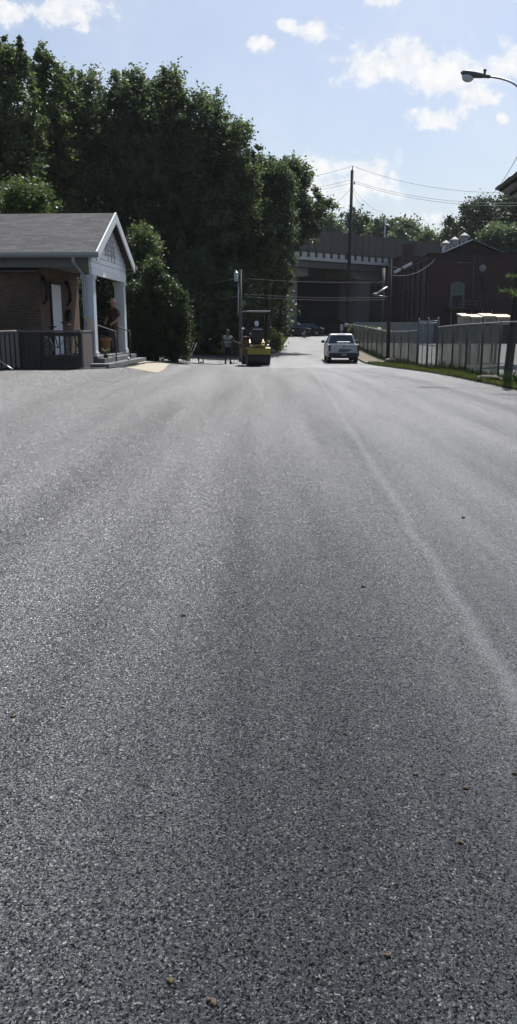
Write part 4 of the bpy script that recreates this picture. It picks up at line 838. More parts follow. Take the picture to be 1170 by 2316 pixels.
# small road sign seen nearly edge on
sp = at(773, 745, 67.5); sg = thing('sign_post', 'small grey roadside sign on a short post at the end of the fence', 'sign', (sp.x, 67.5, g(sp.x,67.5)))
zs0, zs1 = at(773,756,67.5).z-sg.location.z, at(773,735,67.5).z-sg.location.z
MB().tube([(0,0,-.05),(0,0,zs1)], .035, 8).build('post', MT['galv'], sg); MB().box((-.13,-.055,zs1-.42),(.13,-.038,zs1+.02), .004).build('sign_plate', MT['galv'], sg); MB().box((-.09,-.06,zs0-.35),(.09,-.038,zs1-.5), .004).build('lower_plate', MT['concrete'], sg)
# rocks / litter at pole foot
tag(MB().ball((0,0,.1),(.32,.2,.15),2,.25,4).ball((.25,-.1,.08),(.15,.12,.1),2,.25,5).build('stone_pile', MT['rock'], None, (7.35,45.2,g(7.3,45.2)+.05)), 'small heap of stones at the foot of the pole by the fence', 'stones')
tag(MB().ball((0,0,.03),(.42,.28,.16),3,.18,8).build('dark_clump', MT['soil'], None, (7.05,24.6,g(7,24.6)+.03)), 'low dark mound of earth and weeds on the verge near the leaning pole', 'mound')
# roof corner at right edge: open shed beyond the fence
e0 = at(1119, 428, 38); sh = thing('open_shed', 'open shed whose corrugated eave corner juts in at the right edge', 'shed', (e0.x, 38, g(e0.x,38)), R(-28))
ez = e0.z-sh.location.z
b = MB()
def roofz(x, y): return ez + .62*x + .05*y
Pt = [(0,0),(0,0)]
n_ = 60; 
for i in range(n_):
    xa, xb = i*.15, i*.15+.15; k0, k1 = .025*math.sin(i*2.1), .025*math.sin((i+1)*2.1)
    y0 = -.25*xa; y1 = -.25*xb
    for off in (0, .03):
        b.face([(xa,y0,roofz(xa,0)+k0+off),(xb,y1,roofz(xb,0)+k1+off),(xb,9,roofz(xb,9)+k1+off),(xa,9,roofz(xa,9)+k0+off)])
b.build('roof_sheet', MT['corrug'], sh, recalc=False)
b = MB()
for yy in (.35, 2.6, 4.9, 7.2): b.box((.12,yy,-.14),(8.8,yy+.09,-.01), M4=Matrix.Translation((0,0,roofz(0,yy)-.04)) @ Matrix.Rotation(-math.atan(.62),4,'Y'))
b.build('rafter', MT['wood'], sh)
b = MB(); b.box((.9,.2,roofz(.9,0)-.36),(1.05,8.8,roofz(.9,0)-.2)); b.box((6.9,.2,roofz(6.9,0)-.36),(7.05,8.8,roofz(6.9,0)-.2)); b.build('eave_beam', MT['wood'], sh)
for (xx, yy) in ((2.9,.3),(2.9,8.5),(7.0,.3),(7.0,8.5)): MB().box((xx-.1,yy-.1,-.1),(xx+.1,yy+.1,roofz(xx,yy)-.1)).build('post', MT['wood'], sh)
# ------------------------------------------------------------------ far small things by the lawn
bp = at(628, 709, 62); bh = thing('lantern_post', 'small grey lantern post with a hipped roof on the corner lawn', 'lantern post', (bp.x, 62, g(bp.x,62)+.03))
zz = at(628,706,62).z-bh.location.z
MB().tube([(0,0,0),(0,0,zz-.35)], .06, 8).build('post', MT['pole_grey'], bh); MB().lathe([(.10,zz-.42),(.13,zz-.30),(.13,zz-.2)], n=8).build('lantern_box', MT['concrete'], bh)
MB().lathe([(.34,zz-.20),(.36,zz-.17),(.08,zz+.02),(.02,zz+.05)], n=6).build('roof', MT['concrete'], bh)
MB().ball((0,0,zz*.55),(.1,.08,.12),2,.2).build('flower_basket', MT['weed'], bh)
q = gpath([(612,799)])[0]; tag(MB().ball((0,0,.1),(.32,.25,.2),3,.12,2).build('boulder', MT['rock'], None, q), 'pale boulder on the grass corner right of the roller', 'boulder')
q = at(641, 760, 86); cn = thing('traffic_cone', 'small orange cone at the far left of the road by the bridge', 'traffic cone', (q.x, 86, g(q.x,86)+.03))
MB().lathe([(.15,.03),(.04,.65),(.02,.68)], n=12).build('cone', MT['orange'], cn); MB().box((-.2,-.2,0),(.2,.2,.03)).build('base', MT['black'], cn)
q = at(689, 760, 89); bo = thing('bollard', 'short dark bollard standing in the road in front of the bridge', 'bollard', (q.x, 89, g(q.x,89)))
MB().lathe([(.09,0),(.09,.62),(.05,.7),(.01,.71)], n=12).build('post', MT['pier_conc'], bo); MB().lathe([(.22,0),(.22,.06),(.1,.08)], n=12).build('base', MT['black'], bo)
sb = thing('flowering_shrub', 'small round pale flowering shrub right of the roller', 'shrub', (at(617,790,58).x, 58, g(.9,58))); rg = np.random.default_rng(77); n = 1600
o = rg.normal(size=(n,3))*np.array([.36,.35,.36])+np.array([0,0,.7]); o[:,2] = np.abs(o[:,2]); t = rg.normal(size=(n,3))*.05; u = rg.normal(size=(n,3))*.05
np_mesh('leaves', np.stack([o-t,o+u,o+t,o-u],1).reshape(-1,3), np.arange(4*n).reshape(-1,4), LEAF['mid'], sb, rg.uniform(.3,1,n))
b = MB(); 
for k in range(60): b.ball(o[k*7]+np.array([0,-.05,.05]), .045, 1)
b.build('blossoms', MT['rock'], sb)
# small low cart and marker left of the worker
q = gpath([(405,817)])[0]; cr_ = thing('barrow', 'low barrow with pale slats left behind the hedge end', 'barrow', q, R(20))
b = MB()
for k in range(5): b.box((-.42+k*.18,-.25,.08),(-.30+k*.18,.25,.28), M4=Matrix.Rotation(R(14),4,'Y'))
b.build('slats', MT['beige'], cr_); MB().tube([(-.45,-.25,.1),(.45,-.25,.1),(.75,-.2,.75)], .02, 6).tube([(-.45,.25,.1),(.45,.25,.1),(.75,.2,.75)], .02, 6).build('cart_frame', MT['darkmetal'], cr_)
for sy in (-1,1): MB().lathe([(.1,-.02),(.11,0),(.1,.02)], (-.2,sy*.3,.09), 14, 'y').build('wheel', MT['rubber'], cr_)
q = gpath([(455,822)])[0]; uf = thing('hose_stand', 'small black two pronged stand on the road left of the worker', 'stand', q)
MB().box((-.13,-.04,0),(-.07,.04,.24)).build('prong', MT['black'], uf); MB().box((.07,-.04,0),(.13,.04,.24)).build('prong', MT['black'], uf); MB().prism([(-.068,.0),(.068,0),(.0,.08)], -.035, .035, 'y').build('foot', MT['black'], uf)
# ------------------------------------------------------------------ vehicles
def wheel(parent, x, y, r, w, name='wheel'):
    t = MB().lathe([(r*.6,-w/2),(r*.93,-w/2),(r,-w/2+.03),(r,w/2-.03),(r*.93,w/2),(r*.6,w/2)], (x,y,r), 24, 'x').build(name, MT['rubber'], parent)
    MB().lathe([(r*.2,-w/2-.012),(r*.58,-w/2-.008),(r*.59,w/2+.008),(r*.2,w/2+.012)], (x,y,r), 20, 'x').build('rim', MT['galv'], t); return t
TP = gpath([(780,822)])[0]
tk = thing('pickup_truck', 'white pickup truck seen from behind, stopped on the road', 'pickup truck', (TP.x, TP.y+2.45, TP.z-.01), R(-1.5))
W2 = .87
def side(x0, x1, nm, mt):
    def arc(cy, r): return [(cy+r*math.cos(math.pi-math.pi*k/8), .34+r*math.sin(math.pi-math.pi*k/8)) for k in range(9)]
    pts = [(-2.45,.42)]+[(-1.95,.36)]+arc(-1.45,.42)+[(-.9,.34),(1.05,.34)]+arc(1.5,.42)+[(2.05,.36),(2.4,.45),(2.42,.85),(2.2,.98),(.95,1.02),(-2.42,1.03)]
    return MB().prism(pts, x0, x1, 'x', .02).build(nm, mt, tk)
side(-W2, -W2+.13, 'side_panel', MT['truck']); side(W2-.13, W2, 'side_panel', MT['truck'])
MB().box((-W2+.133,-2.35,.5),(W2-.133,-.42,.56)).build('bed_floor', MT['black'], tk)
tg = MB().box((-W2+.135,-2.44,.56),(W2-.135,-2.38,1.03), .012).build('tailgate', MT['truck'], tk)
MB().box((-.06,-2.46,.90),(.06,-2.443,.97), .004).build('latch_handle', MT['black'], tg)
b = MB()
for k, w_ in enumerate((.05,.04,.06,.04,.05,.05)): b.box((.12+k*.075,-2.452,.90),(.12+k*.075+w_,-2.4425,.925))
b.box((-.55,-2.452,.80),(-.40,-2.4425,.82)); b.build('badge', MT['black'], tg)
b = MB(); b.bm.verts.ensure_lookup_table(); b.prism([(-.30,.76),(-.1,.82),(.1,.78),(.45,.78),(.38,.70),(.2,.63),(-.1,.60),(-.32,.64)], -2.4455, -2.4425, 'y'); b.build('painted_reflection', MT['truck_reflection_paint'], tg)  # dark reflection on the tailgate, painted as a flat patch
b = MB(); b.box((-W2+.02,-2.58,.40),(W2-.02,-2.46,.56), .025); b.build('rear_bumper', MT['black'], tk)
b = MB(); b.box((-W2+.14,-2.35,.30),(W2-.14,-1.9,.42)); b.box((-.6,-2.3,.27),(.6,2.2,.40)); b.build('chassis', MT['black'], tk)
MB().box((-.14,-2.588,.42),(.14,-2.583,.53)).build('number_plate', MT['plate'], tk)
for sx in (-1,1): MB().box((sx*(W2-.068)-.06,-2.47,.66),(sx*(W2-.068)+.06,-2.452,.98), .012).build('tail_light', MT['taillight'], tk)
# cab
def loft(secs, nm, mt, par):
    b = MB(); rs = [[b.bm.verts.new(v) for v in s] for s in secs]
    for A_, B_ in zip(rs, rs[1:]):
        for k in range(len(A_)): b.bm.faces.new((A_[k], A_[(k+1)%len(A_)], B_[(k+1)%len(B_)], B_[k]))
    b.bm.faces.new(rs[0][::-1]); b.bm.faces.new(rs[-1])
    es = [e for e in b.bm.edges]; bmesh.ops.bevel(b.bm, geom=es, offset=.025, segments=2, affect='EDGES', profile=.5); return b.build(nm, mt, par)
def ring(hx, y0, y1, z): return [(-hx,y0,z),(hx,y0,z),(hx,y1,z),(-hx,y1,z)]
cab = loft([ring(.85,-.40,1.75,.45), ring(.86,-.40,1.35,1.02), ring(.66,-.20,.55,1.54), ring(.60,-.12,.45,1.60)], 'cab', MT['truck'], tk)
MB().box((-.85,1.2,.55),(.85,2.38,.99), .05).build('bonnet', MT['truck'], tk)
def quadslab(pts, t, nm, mt, par):
    a = Vector(pts[1])-Vector(pts[0]); c = Vector(pts[3])-Vector(pts[0]); n_ = a.cross(c).normalized()*t
    b = MB(); A_ = [b.bm.verts.new(Vector(p)+n_) for p in pts]; B_ = [b.bm.verts.new(Vector(p)) for p in pts]
    b.bm.faces.new(A_); b.bm.faces.new(B_[::-1])
    for k in range(4): b.bm.faces.new((A_[k], B_[k], B_[(k+1)%4], A_[(k+1)%4]))
    return b.build(nm, mt, par)
quadslab([(-.74,-.378,1.07),(.74,-.378,1.07),(.61,-.222,1.49),(-.61,-.222,1.49)], .012, 'rear_window', MT['glass'], tk)
for sx in (-1,1):
    P = [(sx*.853,-.25,1.08),(sx*.853,1.15,1.08),(sx*.70,.52,1.48),(sx*.70,-.12,1.48)]
    if sx > 0: P = [P[1],P[0],P[3],P[2]]
    P = [(x_+sx*.0,y_,z_) for x_,y_,z_ in P]; quadslab(P[::1] if sx>0 else [P[1],P[0],P[3],P[2]][::-1], .012, 'side_window', MT['glass'], tk)
    mr = MB().box((sx*1.0-.10,.78,1.06),(sx*1.0+.10,.90,1.22), .02).build('door_mirror', MT['black'], tk)
    MB().box((sx*.86-.06,.82,1.07),(sx*.86+.06,.86,1.12)).build('mirror_arm', MT['black'], mr)
    for y_ in (-1.45, 1.5): wheel(tk, sx*(.87-.12), y_, .34, .24)
quadslab([(.74,1.37,1.07),(-.74,1.37,1.07),(-.61,.62,1.50),(.61,.62,1.50)], .012, 'windscreen', MT['glass'], tk)
MB().box((-.25,-.36,1.55),(.25,-.30,1.575), .005).build('third_brake_light', MT['taillight'], tk)
b = MB(); b.box((-.28,-.60,.95),(.50,-.44,1.16), .02); b.build('tool_box', MT['galv'], tk)
b = MB(); b.lathe([(.04,0),(.05,.03),(.04,.06)], (0,-2.62,.36), 10); b.build('tow_ball', MT['darkmetal'], tk)
# parked dark cars under the bridge
def car():
    c = thing('parked_car', 'dark car parked in the shade at the foot of the bridge pier, left one', 'car', (0,0,0), 0, 'dark cars parked under the bridge')
    def arc(cy, r): return [(cy+r*math.cos(math.pi-math.pi*k/6), .3+r*math.sin(math.pi-math.pi*k/6)) for k in range(7)]
    pts = [(-2.2,.35)]+arc(-1.35,.38)+[(-.8,.28),(.9,.28)]+arc(1.4,.38)+[(2.2,.35),(2.25,.62),(2.1,.8),(1.1,.92),(-1.7,.98),(-2.2,.85)]
    MB().prism(pts, -.85, .85, 'x', .05).build('body', MT['carpaint'], c)
    loft([ring(.78,-1.65,1.05,.93), ring(.60,-1.05,.35,1.42)], 'greenhouse', MT['glass'], c)
    MB().box((-.58,-1.02,1.405),(.58,.33,1.44), .012).build('roof', MT['carpaint'], c)
    for sx in (-1,1):
        MB().box((sx*.6-.16,-2.235,.62),(sx*.6+.16,-2.18,.76), .01).build('tail_light', MT['taillight'], c)
        for y_ in (-1.35,1.4): wheel(c, sx*.76, y_, .31, .2)
    return c
c1 = car(); q = at(660, 757, 93.5); c1.location = (q.x, 93.5, g(q.x,93.5)); c1.rotation_euler.z = R(84)
c2 = copy_tree(c1); c2.name = 'parked_car'; q = at(692, 757, 96.); c2.location = (q.x, 96., g(q.x,96.)); c2.rotation_euler.z = R(80); c2['label'] = 'dark car parked in the shade at the foot of the bridge pier, right one'
# ---- road roller
RP = gpath([(582,829)])[0]
rl = thing('road_roller', 'yellow tandem road roller with a flat canopy seen from behind', 'road roller', (RP.x-.10, RP.y+1.2, RP.z-.005), R(9))
DW = .58
for y_ in (-.88, .88):
    dr_ = MB().lathe([(.10,-DW+.04),(.33,-DW+.04),(.365,-DW),(.38,-DW+.02),(.38,DW-.02),(.365,DW),(.33,DW-.04),(.10,DW-.04)], (0,y_,.38), 36, 'x').build('drum', MT['drum'], rl)
    for sx in (-1,1):
        b = MB(); b.prism([(y_-.10,.30),(y_+.10,.30),(y_+.16,.62),(y_+.30,.84),(y_-.30,.84),(y_-.16,.62)], sx*(DW+.012) if sx>0 else -(DW+.05), sx*(DW+.05) if sx>0 else -(DW+.012), 'x')
        b.build('drum_fork', MT['yellow'] if y_ > 0 else MT['darkmetal'], rl)
    MB().box((-DW,y_-.46 if y_<0 else y_+.40,.44),(DW,y_-.41 if y_<0 else y_+.45,.50)).build('scraper', MT['black'], rl)
b = MB(); b.prism([(-1.33,.58),(-1.36,.88),(-1.22,.93),(-.35,.93),(-.35,.80),(-1.12,.80),(-1.25,.58)], -DW-.0, DW+.0, 'x', .015); b.build('rear_body', MT['yellow'], rl)
b = MB(); b.box((-.33,-1.34,.94),(.33,-.6,1.06), .01); b.build('water_tank', MT['yellow'], rl)
MB().box((-.22,-1.368,.955),(.10,-1.3425,.99)).build('dark_badge', MT['black'], rl)
b = MB(); b.box((-.45,-.33,.55),(.45,.30,1.0), .03); b.build('operator_platform', MT['black'], rl)
b = MB(); b.prism([(.25,.80),(.25,1.12),(.5,1.30),(1.2,1.22),(1.42,1.0),(1.42,.80)], -DW+.02, DW-.02, 'x', .03); b.build('engine_hood', MT['yellow'], rl)
b = MB(); b.box((-DW+.018-.03,.45,.86),(-DW+.015,1.2,1.14)); b.build('side_grille', MT['black'], rl)
b = MB(); b.box((-DW-.05,-.35,.50),(-DW+.08,.42,1.02), .02); b.build('side_step_box', MT['maroon_paint'], rl)
b = MB(); b.box((-DW-.02,.2,1.03),(-DW+.3,.52,1.45), .03); b.build('control_console', MT['maroon_paint'], rl)
b = MB(); b.box((-.26,-.75,1.15),(.26,-.22,1.27), .03); b.build('seat_cushion', MT['black'], rl)
MB().prism([(-.82,1.25),(-.72,1.25),(-.80,1.78),(-.88,1.78)], -.26, .26, 'x', .03).build('seat_back', MT['black'], rl)
MB().box((-.24,-.905,1.79),(.24,-.80,1.83), .008).build('seat_trim', MT['white'], rl)
MB().box((-.2,-.65,1.06),(.2,-.3,1.148)).build('seat_base', MT['black'], rl)
b = MB(); n_ = 24; b.tube([(.2*math.cos(2*math.pi*k/n_)-.05, .15+.17*math.sin(2*math.pi*k/n_), 1.58+.08*math.sin(2*math.pi*k/n_)) for k in range(n_+1)], .016, 6); b.tube([(-.05,.3,1.1),(-.05,.15,1.57)], .03, 8); b.build('steering_wheel', MT['black'], rl)
b = MB()
for sx in (-1,1):
    for y_ in (-.95,.35): b.tube([(sx*.52,y_,.95),(sx*.52,y_,2.66)], .022, 6)
b.build('canopy_frame', MT['black'], rl)
MB().box((-.60,-1.1,2.665),(.60,.55,2.71), .015).build('canopy', MT['gutter'], rl)
for sx in (-1,1):
    b = MB(); b.tube([(sx*.56,-1.0,.93),(sx*.56,-.95,1.25),(sx*.56,-.35,1.25),(sx*.56,-.30,.95)], .018, 6); b.build('guard_rail', MT['yellow'], rl)
    lt_ = MB().lathe([(.02,-.05),(.06,-.03),(.06,.03)], (sx*.42,-1.36,1.02), 12, 'y').build('work_light', MT['lens'], rl)
b = MB(); b.tube([(-.62,.36,1.0),(-.62,.36,1.75),(-.60,.36,1.80)], .018, 6); b.ball((-.58,.34,1.83),(.10,.04,.05)); b.build('side_mirror', MT['galv'], rl)
# ------------------------------------------------------------------ people
def skin_mesh(verts, edges, radii, sub=2):
    me = bpy.data.meshes.new('tmp'); me.from_pydata([tuple(v) for v in verts], edges, []); o = bpy.data.objects.new('tmp', me); col.objects.link(o)
    md = o.modifiers.new('s', 'SKIN'); md.use_smooth_shade = True; md.branch_smoothing = .6
    for i, r in enumerate(radii):
        sv = me.skin_vertices[0].data[i]; sv.radius = r if hasattr(r, '__len__') else (r, r); sv.use_root = (i == 0)
    ss = o.modifiers.new('ss', 'SUBSURF'); ss.levels = sub; ss.render_levels = sub
    dg = bpy.context.evaluated_depsgraph_get(); nm = bpy.data.meshes.new_from_object(o.evaluated_get(dg)); bpy.data.objects.remove(o); return nm
def graph(chains, rad):
    names = []; edges = []; 
    for ch in chains:
        for n_ in ch:
            if n_ not in names: names.append(n_)
        for a_, b_ in zip(ch, ch[1:]): edges.append((a_, b_))
    return names, [(names.index(a_), names.index(b_)) for a_, b_ in edges]
def head_bm(bm, c, face, s=1.):
    """head with brow, nose, chin and ears; face = unit horizontal direction"""
    res = bmesh.ops.create_icosphere(bm, subdivisions=3, radius=1); fx = Vector(face).normalized(); rt = Vector((fx.y, -fx.x, 0))
    for v in res['verts']:
        x_, y_, z_ = v.co; w = .078; d = .098; h = .118
        if z_ < 0: x_ *= 1-.25*(-z_)**1.5; y_ = y_*(1-.12*(-z_))+.05*(-z_) 
        if y_ > .8 and abs(x_) < .22 and -.25 < z_ < .2: y_ += .2*(1-abs(x_)/.22)
        if y_ > .7 and abs(z_-.12) < .12 and .18 < abs(x_) < .5: y_ -= .08
        if y_ > .8 and abs(z_+.45) < .08 and abs(x_) < .3: y_ -= .05
        if abs(x_) > .93 and abs(z_) < .25: x_ *= 1.14
        v.co = Vector(c)+(rt*x_*w+fx*y_*d+Vector((0,0,z_*h)))*s
        for f in v.link_faces: f.smooth = True
def hand(J, ch, rad, side_, wrist, dirv, palm_n, curl=.5):
    """palm, four unequal bent fingers and a thumb that leaves the palm's side"""
    dirv = dirv.normalized(); palm_n = palm_n.normalized(); lat = dirv.cross(palm_n).normalized()
    p = J[wrist]; pm = 'palm'+side_; J[pm] = p+dirv*.075; rad[pm] = (.034,.018); ch.append([wrist, pm])
    for k, (off, ln) in enumerate(((-.03,.068),(-.010,.078),(.010,.074),(.029,.058))):
        a, b_, c_ = 'fa%s%d'%(side_,k), 'fb%s%d'%(side_,k), 'fc%s%d'%(side_,k); base = J[pm]+lat*off+dirv*.012
        J[a] = base; J[b_] = base+(dirv+palm_n*curl*.5).normalized()*ln*.5; J[c_] = J[b_]+(dirv*(1-curl*.6)+palm_n*curl*1.3).normalized()*ln*.5
        rad[a] = .0105; rad[b_] = .009; rad[c_] = .0078; ch.append([pm, a, b_, c_])
    a, b_ = 'ta'+side_, 'tb'+side_; J[a] = p+dirv*.035+lat*-.038; J[b_] = J[a]+(dirv*.8-lat*.5+palm_n*.5).normalized()*.05; rad[a] = .013; rad[b_] = .010; ch.append([wrist, a, b_])
def person(label, loc, rz, J, skin, garments, group=None, face=(0,1,0), extras=None, cat='person'):
    root = thing('person', label, cat, loc, rz); J = {k: Vector(v) for k, v in J.items()}
    rad = dict(pelvis=(.13,.10), waist=(.135,.105), chest=(.165,.115), neckb=(.075,.07), neck=(.052,.055), headb=(.06,.07))
    ch = [['pelvis','waist','chest','neckb','neck','headb']]
    for s in 'LR':
        rad.update({'sh'+s:(.062,.062),'el'+s:.042,'wr'+s:.027,'hip'+s:.088,'kn'+s:.056,'an'+s:.038,'to'+s:(.038,.03)})
        ch += [['chest','sh'+s,'el'+s,'wr'+s],['pelvis','hip'+s,'kn'+s,'an'+s,'to'+s]]
        d_ = (J['wr'+s]-J['el'+s]); inn = Vector((1 if s == 'L' else -1, .2, 0)); hand(J, ch, rad, s, 'wr'+s, d_, inn, .7)
    nm, ed = graph(ch, rad); me = skin_mesh([J[n_] for n_ in nm], ed, [rad[n_] for n_ in nm])
    bm = bmesh.new(); bm.from_mesh(me); head_bm(bm, J['headb']+Vector(face)*.015+Vector((0,0,.07)), face); bm.to_mesh(me); bm.free()
    for f in me.polygons: f.use_smooth = True
    me.name = 'body'; me.materials.clear(); me.materials.append(skin); o = bpy.data.objects.new('body', me); col.objects.link(o); o.parent = root
    for gname, mat, chains, grow, cut in garments:
        JJ = dict(J); rr = dict(rad); JJ['hem'] = J['pelvis']+Vector((0,0,-.11)); rr['hem'] = (.155,.125)
        for k, (a_, b_, t_) in cut.items(): JJ[k] = J[a_].lerp(J[b_], t_); ra = rad[a_] if hasattr(rad[a_],'__len__') else (rad[a_],)*2; rb_ = rad[b_] if hasattr(rad[b_],'__len__') else (rad[b_],)*2; rr[k] = tuple(ra[i]+(rb_[i]-ra[i])*t_ for i in (0,1))
        nm, ed = graph(chains, rr); R_ = []
        for n_ in nm:
            r_ = rr[n_]; r_ = r_ if hasattr(r_, '__len__') else (r_, r_); gg = grow.get(n_, grow['*']); R_.append((r_[0]+gg, r_[1]+gg))
        m2 = skin_mesh([JJ[n_] for n_ in nm], ed, R_); m2.name = gname; m2.materials.clear(); m2.materials.append(mat)
        o2 = bpy.data.objects.new(gname, m2); col.objects.link(o2); o2.parent = root
    for s in 'LR':
        a_, t_ = J['an'+s], J['to'+s]; fw = (t_-a_); fw.z = 0; fw.normalize(); b = MB(); z0 = a_.z-.085
        sd = Vector((fw.y,-fw.x,0)); pr_ = []
        for u, hw, hh in ((-.07,.035,.10),(0,.042,.14),(.06,.043,.12),(.13,.048,.085),(.19,.042,.06),(.215,.02,.03)):
            c_ = Vector((a_.x,a_.y,z0))+fw*u; pr_.append([c_-sd*hw, c_+sd*hw, c_+sd*hw*.75+Vector((0,0,hh)), c_-sd*hw*.75+Vector((0,0,hh))])
        rs = [[b.bm.verts.new(v) for v in q_] for q_ in pr_]
        for A_, B_ in zip(rs, rs[1:]):
            for k in range(4): b.bm.faces.new((A_[k], A_[(k+1)%4], B_[(k+1)%4], B_[k]))
        b.bm.faces.new(rs[0][::-1]); b.bm.faces.new(rs[-1]); b.build('boot', MT['boot'], root)
    if extras: extras(root, J)
    return root
def standing(h=1.0, armR=((.26,.10,1.18),(.52,.22,1.06)), armL=((-.27,0,1.12),(-.25,.10,.90))):
    return dict(pelvis=(0,0,.96), waist=(0,.01,1.12), chest=(0,0,1.34), neckb=(0,-.01,1.47), neck=(0,0,1.52), headb=(0,.01,1.56),
        shL=(-.17,0,1.41), elL=armL[0], wrL=armL[1], shR=(.17,0,1.41), elR=armR[0], wrR=armR[1],
        hipL=(-.09,0,.90), knL=(-.11,.03,.50), anL=(-.11,-.02,.085), toL=(-.13,.13,.04), hipR=(.09,0,.90), knR=(.11,.03,.50), anR=(.12,-.02,.085), toR=(.15,.13,.04))
shirt = [['waist','chest','neckb'],['chest','shL','slL'],['chest','shR','slR']]; long_shirt = [['hem','pelvis','waist','chest','neckb'],['chest','shL','slL'],['chest','shR','slR']]
def cap_(root, J):
    c = J['headb']+Vector((0,.015,.07)); MB().lathe([(.085,.02),(.088,.06),(.07,.11),(.03,.135),(.005,.14)], c, 18).build('hair', MT['hair'], root)
    b = MB()
    for z_ in (1.10,1.30): b.lathe([(.168,z_),(.174,z_+.01),(.174,z_+.035),(.168,z_+.045)], (0,0,0), 22)
    for v in b.bm.verts: v.co.y = v.co.y*.80; v.co.x = v.co.x*1.10
    b.build('reflective_band', MT['reflective'], root)
WP = gpath([(516,824)])[0]
wk = person('worker in a grey reflective vest and black shorts standing left of the roller', (WP.x, WP.y, WP.z-.005), R(-4),
   standing(), MT['skin_dark'], [('vest', MT['vest'], long_shirt, {'*':.022,'pelvis':.035,'slL':.02,'slR':.02}, {'slL':('shL','elL',.35),'slR':('shR','elR',.35)}),
   ('shorts', MT['shorts'], [['waist_','pelvis','hipL','knL','cuL'],['pelvis','hipR','knR','cuR']], {'*':.035,'cuL':.05,'cuR':.05,'knL':.045,'knR':.045}, {'waist_':('pelvis','waist',.8),'cuL':('knL','anL',.3),'cuR':('knR','anR',.3)})], extras=cap_)
wk.scale = (1.12,1.1,1.0)
# rake held by the worker
rk = thing('asphalt_rake', 'long handled rake held by the standing worker, reaching down to the asphalt', 'rake', WP)
MB().tube([(.60,.28,1.12),(.50,.20,.7),(.30,.1,.02)], .014, 6).build('handle', MT['darkmetal'], rk)
MB().box((.12,.05,.0),(.50,.12,.03)).build('rake_head', MT['darkmetal'], rk)
# operator seated on the roller
seatJ = dict(pelvis=(0,-.46,1.40), waist=(0,-.50,1.55), chest=(0,-.48,1.78), neckb=(0,-.44,1.91), neck=(0,-.42,1.96), headb=(0,-.40,2.0),
   shL=(-.18,-.46,1.85), elL=(-.28,-.30,1.62), wrL=(-.17,-.06,1.60), shR=(.18,-.46,1.85), elR=(.28,-.32,1.60), wrR=(.10,-.06,1.60),
   hipL=(-.10,-.40,1.36), knL=(-.18,.02,1.38), anL=(-.18,.06,1.10), toL=(-.18,.2,1.05), hipR=(.10,-.40,1.36), knR=(.18,.02,1.38), anR=(.18,.06,1.10), toR=(.18,.2,1.05))
def helmet(root, J):
    c = J['headb']+Vector((0,.015,.07)); h_ = MB().lathe([(.125,.015),(.112,.02),(.110,.06),(.095,.11),(.06,.145),(.02,.16)], c, 22).build('hard_hat', MT['helmet'], root)
    b = MB(); b.prism([(-.09,-.02),(.09,-.02),(.075,-.14),(-.075,-.14)], -.11, -.085, 'y')
    for v in b.bm.verts: v.co += c+Vector((0,0,.04))
    b.build('neck_shade', MT['helmet'], root)
person('roller driver in a white hard hat and grey shirt, seated with back to the camera', rl.location, R(9), seatJ, MT['skin_dark'],
   [('shirt', MT['greyshirt'], long_shirt, {'*':.022}, {'slL':('shL','elL',.9),'slR':('shR','elR',.9)}),
    ('trousers', MT['shorts'], [['waist_','pelvis','hipL','knL','cuL'],['pelvis','hipR','knR','cuR']], {'*':.022}, {'waist_':('pelvis','waist',.8),'cuL':('knL','anL',.85),'cuR':('knR','anR',.85)})], extras=helmet)
def hat(root, J):
    c = J['headb']+Vector((0,.01,.07)); MB().lathe([(.205,.030),(.21,.045),(.10,.062),(.095,.13),(.06,.155),(.01,.16)], c, 22).build('straw_hat', MT['straw'], root)
pp_ = at(263, 795, 28.1)
person('person in a straw hat and maroon shirt on the porch beside the far column', (pp_.x+.05, 27.6, HB+fl), R(150),
   standing(armR=((.25,.05,1.14),(.18,.22,1.02)), armL=((-.26,.06,1.14),(-.18,.22,1.0))), MT['skin_light'],
   [('shirt', MT['maroon'], long_shirt, {'*':.025,'pelvis':.03}, {'slL':('shL','elL',.9),'slR':('shR','elR',.9)}),
    ('trousers', MT['brownpants'], [['waist_','pelvis','hipL','knL','cuL'],['pelvis','hipR','knR','cuR']], {'*':.025}, {'waist_':('pelvis','waist',.8),'cuL':('knL','anL',.9),'cuR':('knR','anR',.9)})], extras=hat)
# ------------------------------------------------------------------ bits lying on the asphalt
for i, (px, py, s_, lab) in enumerate(((383,2222,.013,'tan dirt clod near the bottom of the photo, left of the larger one'),(478,2268,.015,'largest tan dirt clod, lowest on the asphalt'),(30,1622,.015,'tan clod by the left photo edge on the asphalt'),
    (416,1394,.017,'dark crumb alone in the middle left of the asphalt'),(940,1752,.012,'tan crumb left of two others at the right side of the asphalt'),(1056,1784,.013,'bright yellowish crumb at the right side of the asphalt'),
    (1042,1908,.013,'olive clod below the bright yellowish crumb'),(880,2162,.014,'brown clod right of center near the bottom of the photo'),(780,1662,.010,'small dark crumb on the asphalt right of center'),
    (820,1328,.018,'dark crumb beside the paving joint'),(1046,1172,.022,'dark crumb right of the paving joint, farthest up the asphalt'),(1165,1752,.013,'tan crumb at the right photo edge on the asphalt'),(367,1838,.009,'tiny green crumb on the asphalt left of center'))):
    s_ *= .75; q = gpath([(px, py)], 0)[0]; b = MB(); rr = random.Random(i)
    for k in range(4): b.ball((rr.uniform(-1,1)*s_*.8, rr.uniform(-.5,.5)*s_, s_*(.35+.2*rr.random())), (s_*rr.uniform(.4,.7), s_*rr.uniform(.4,.6), s_*rr.uniform(.35,.6)), 2, .22, i*7+k)
    tag(b.build('dirt_clod', MT['clod'] if i not in (3,8,9,10) else MT['boot'], None, q), lab, 'clod', 'crumbs lying on the asphalt')
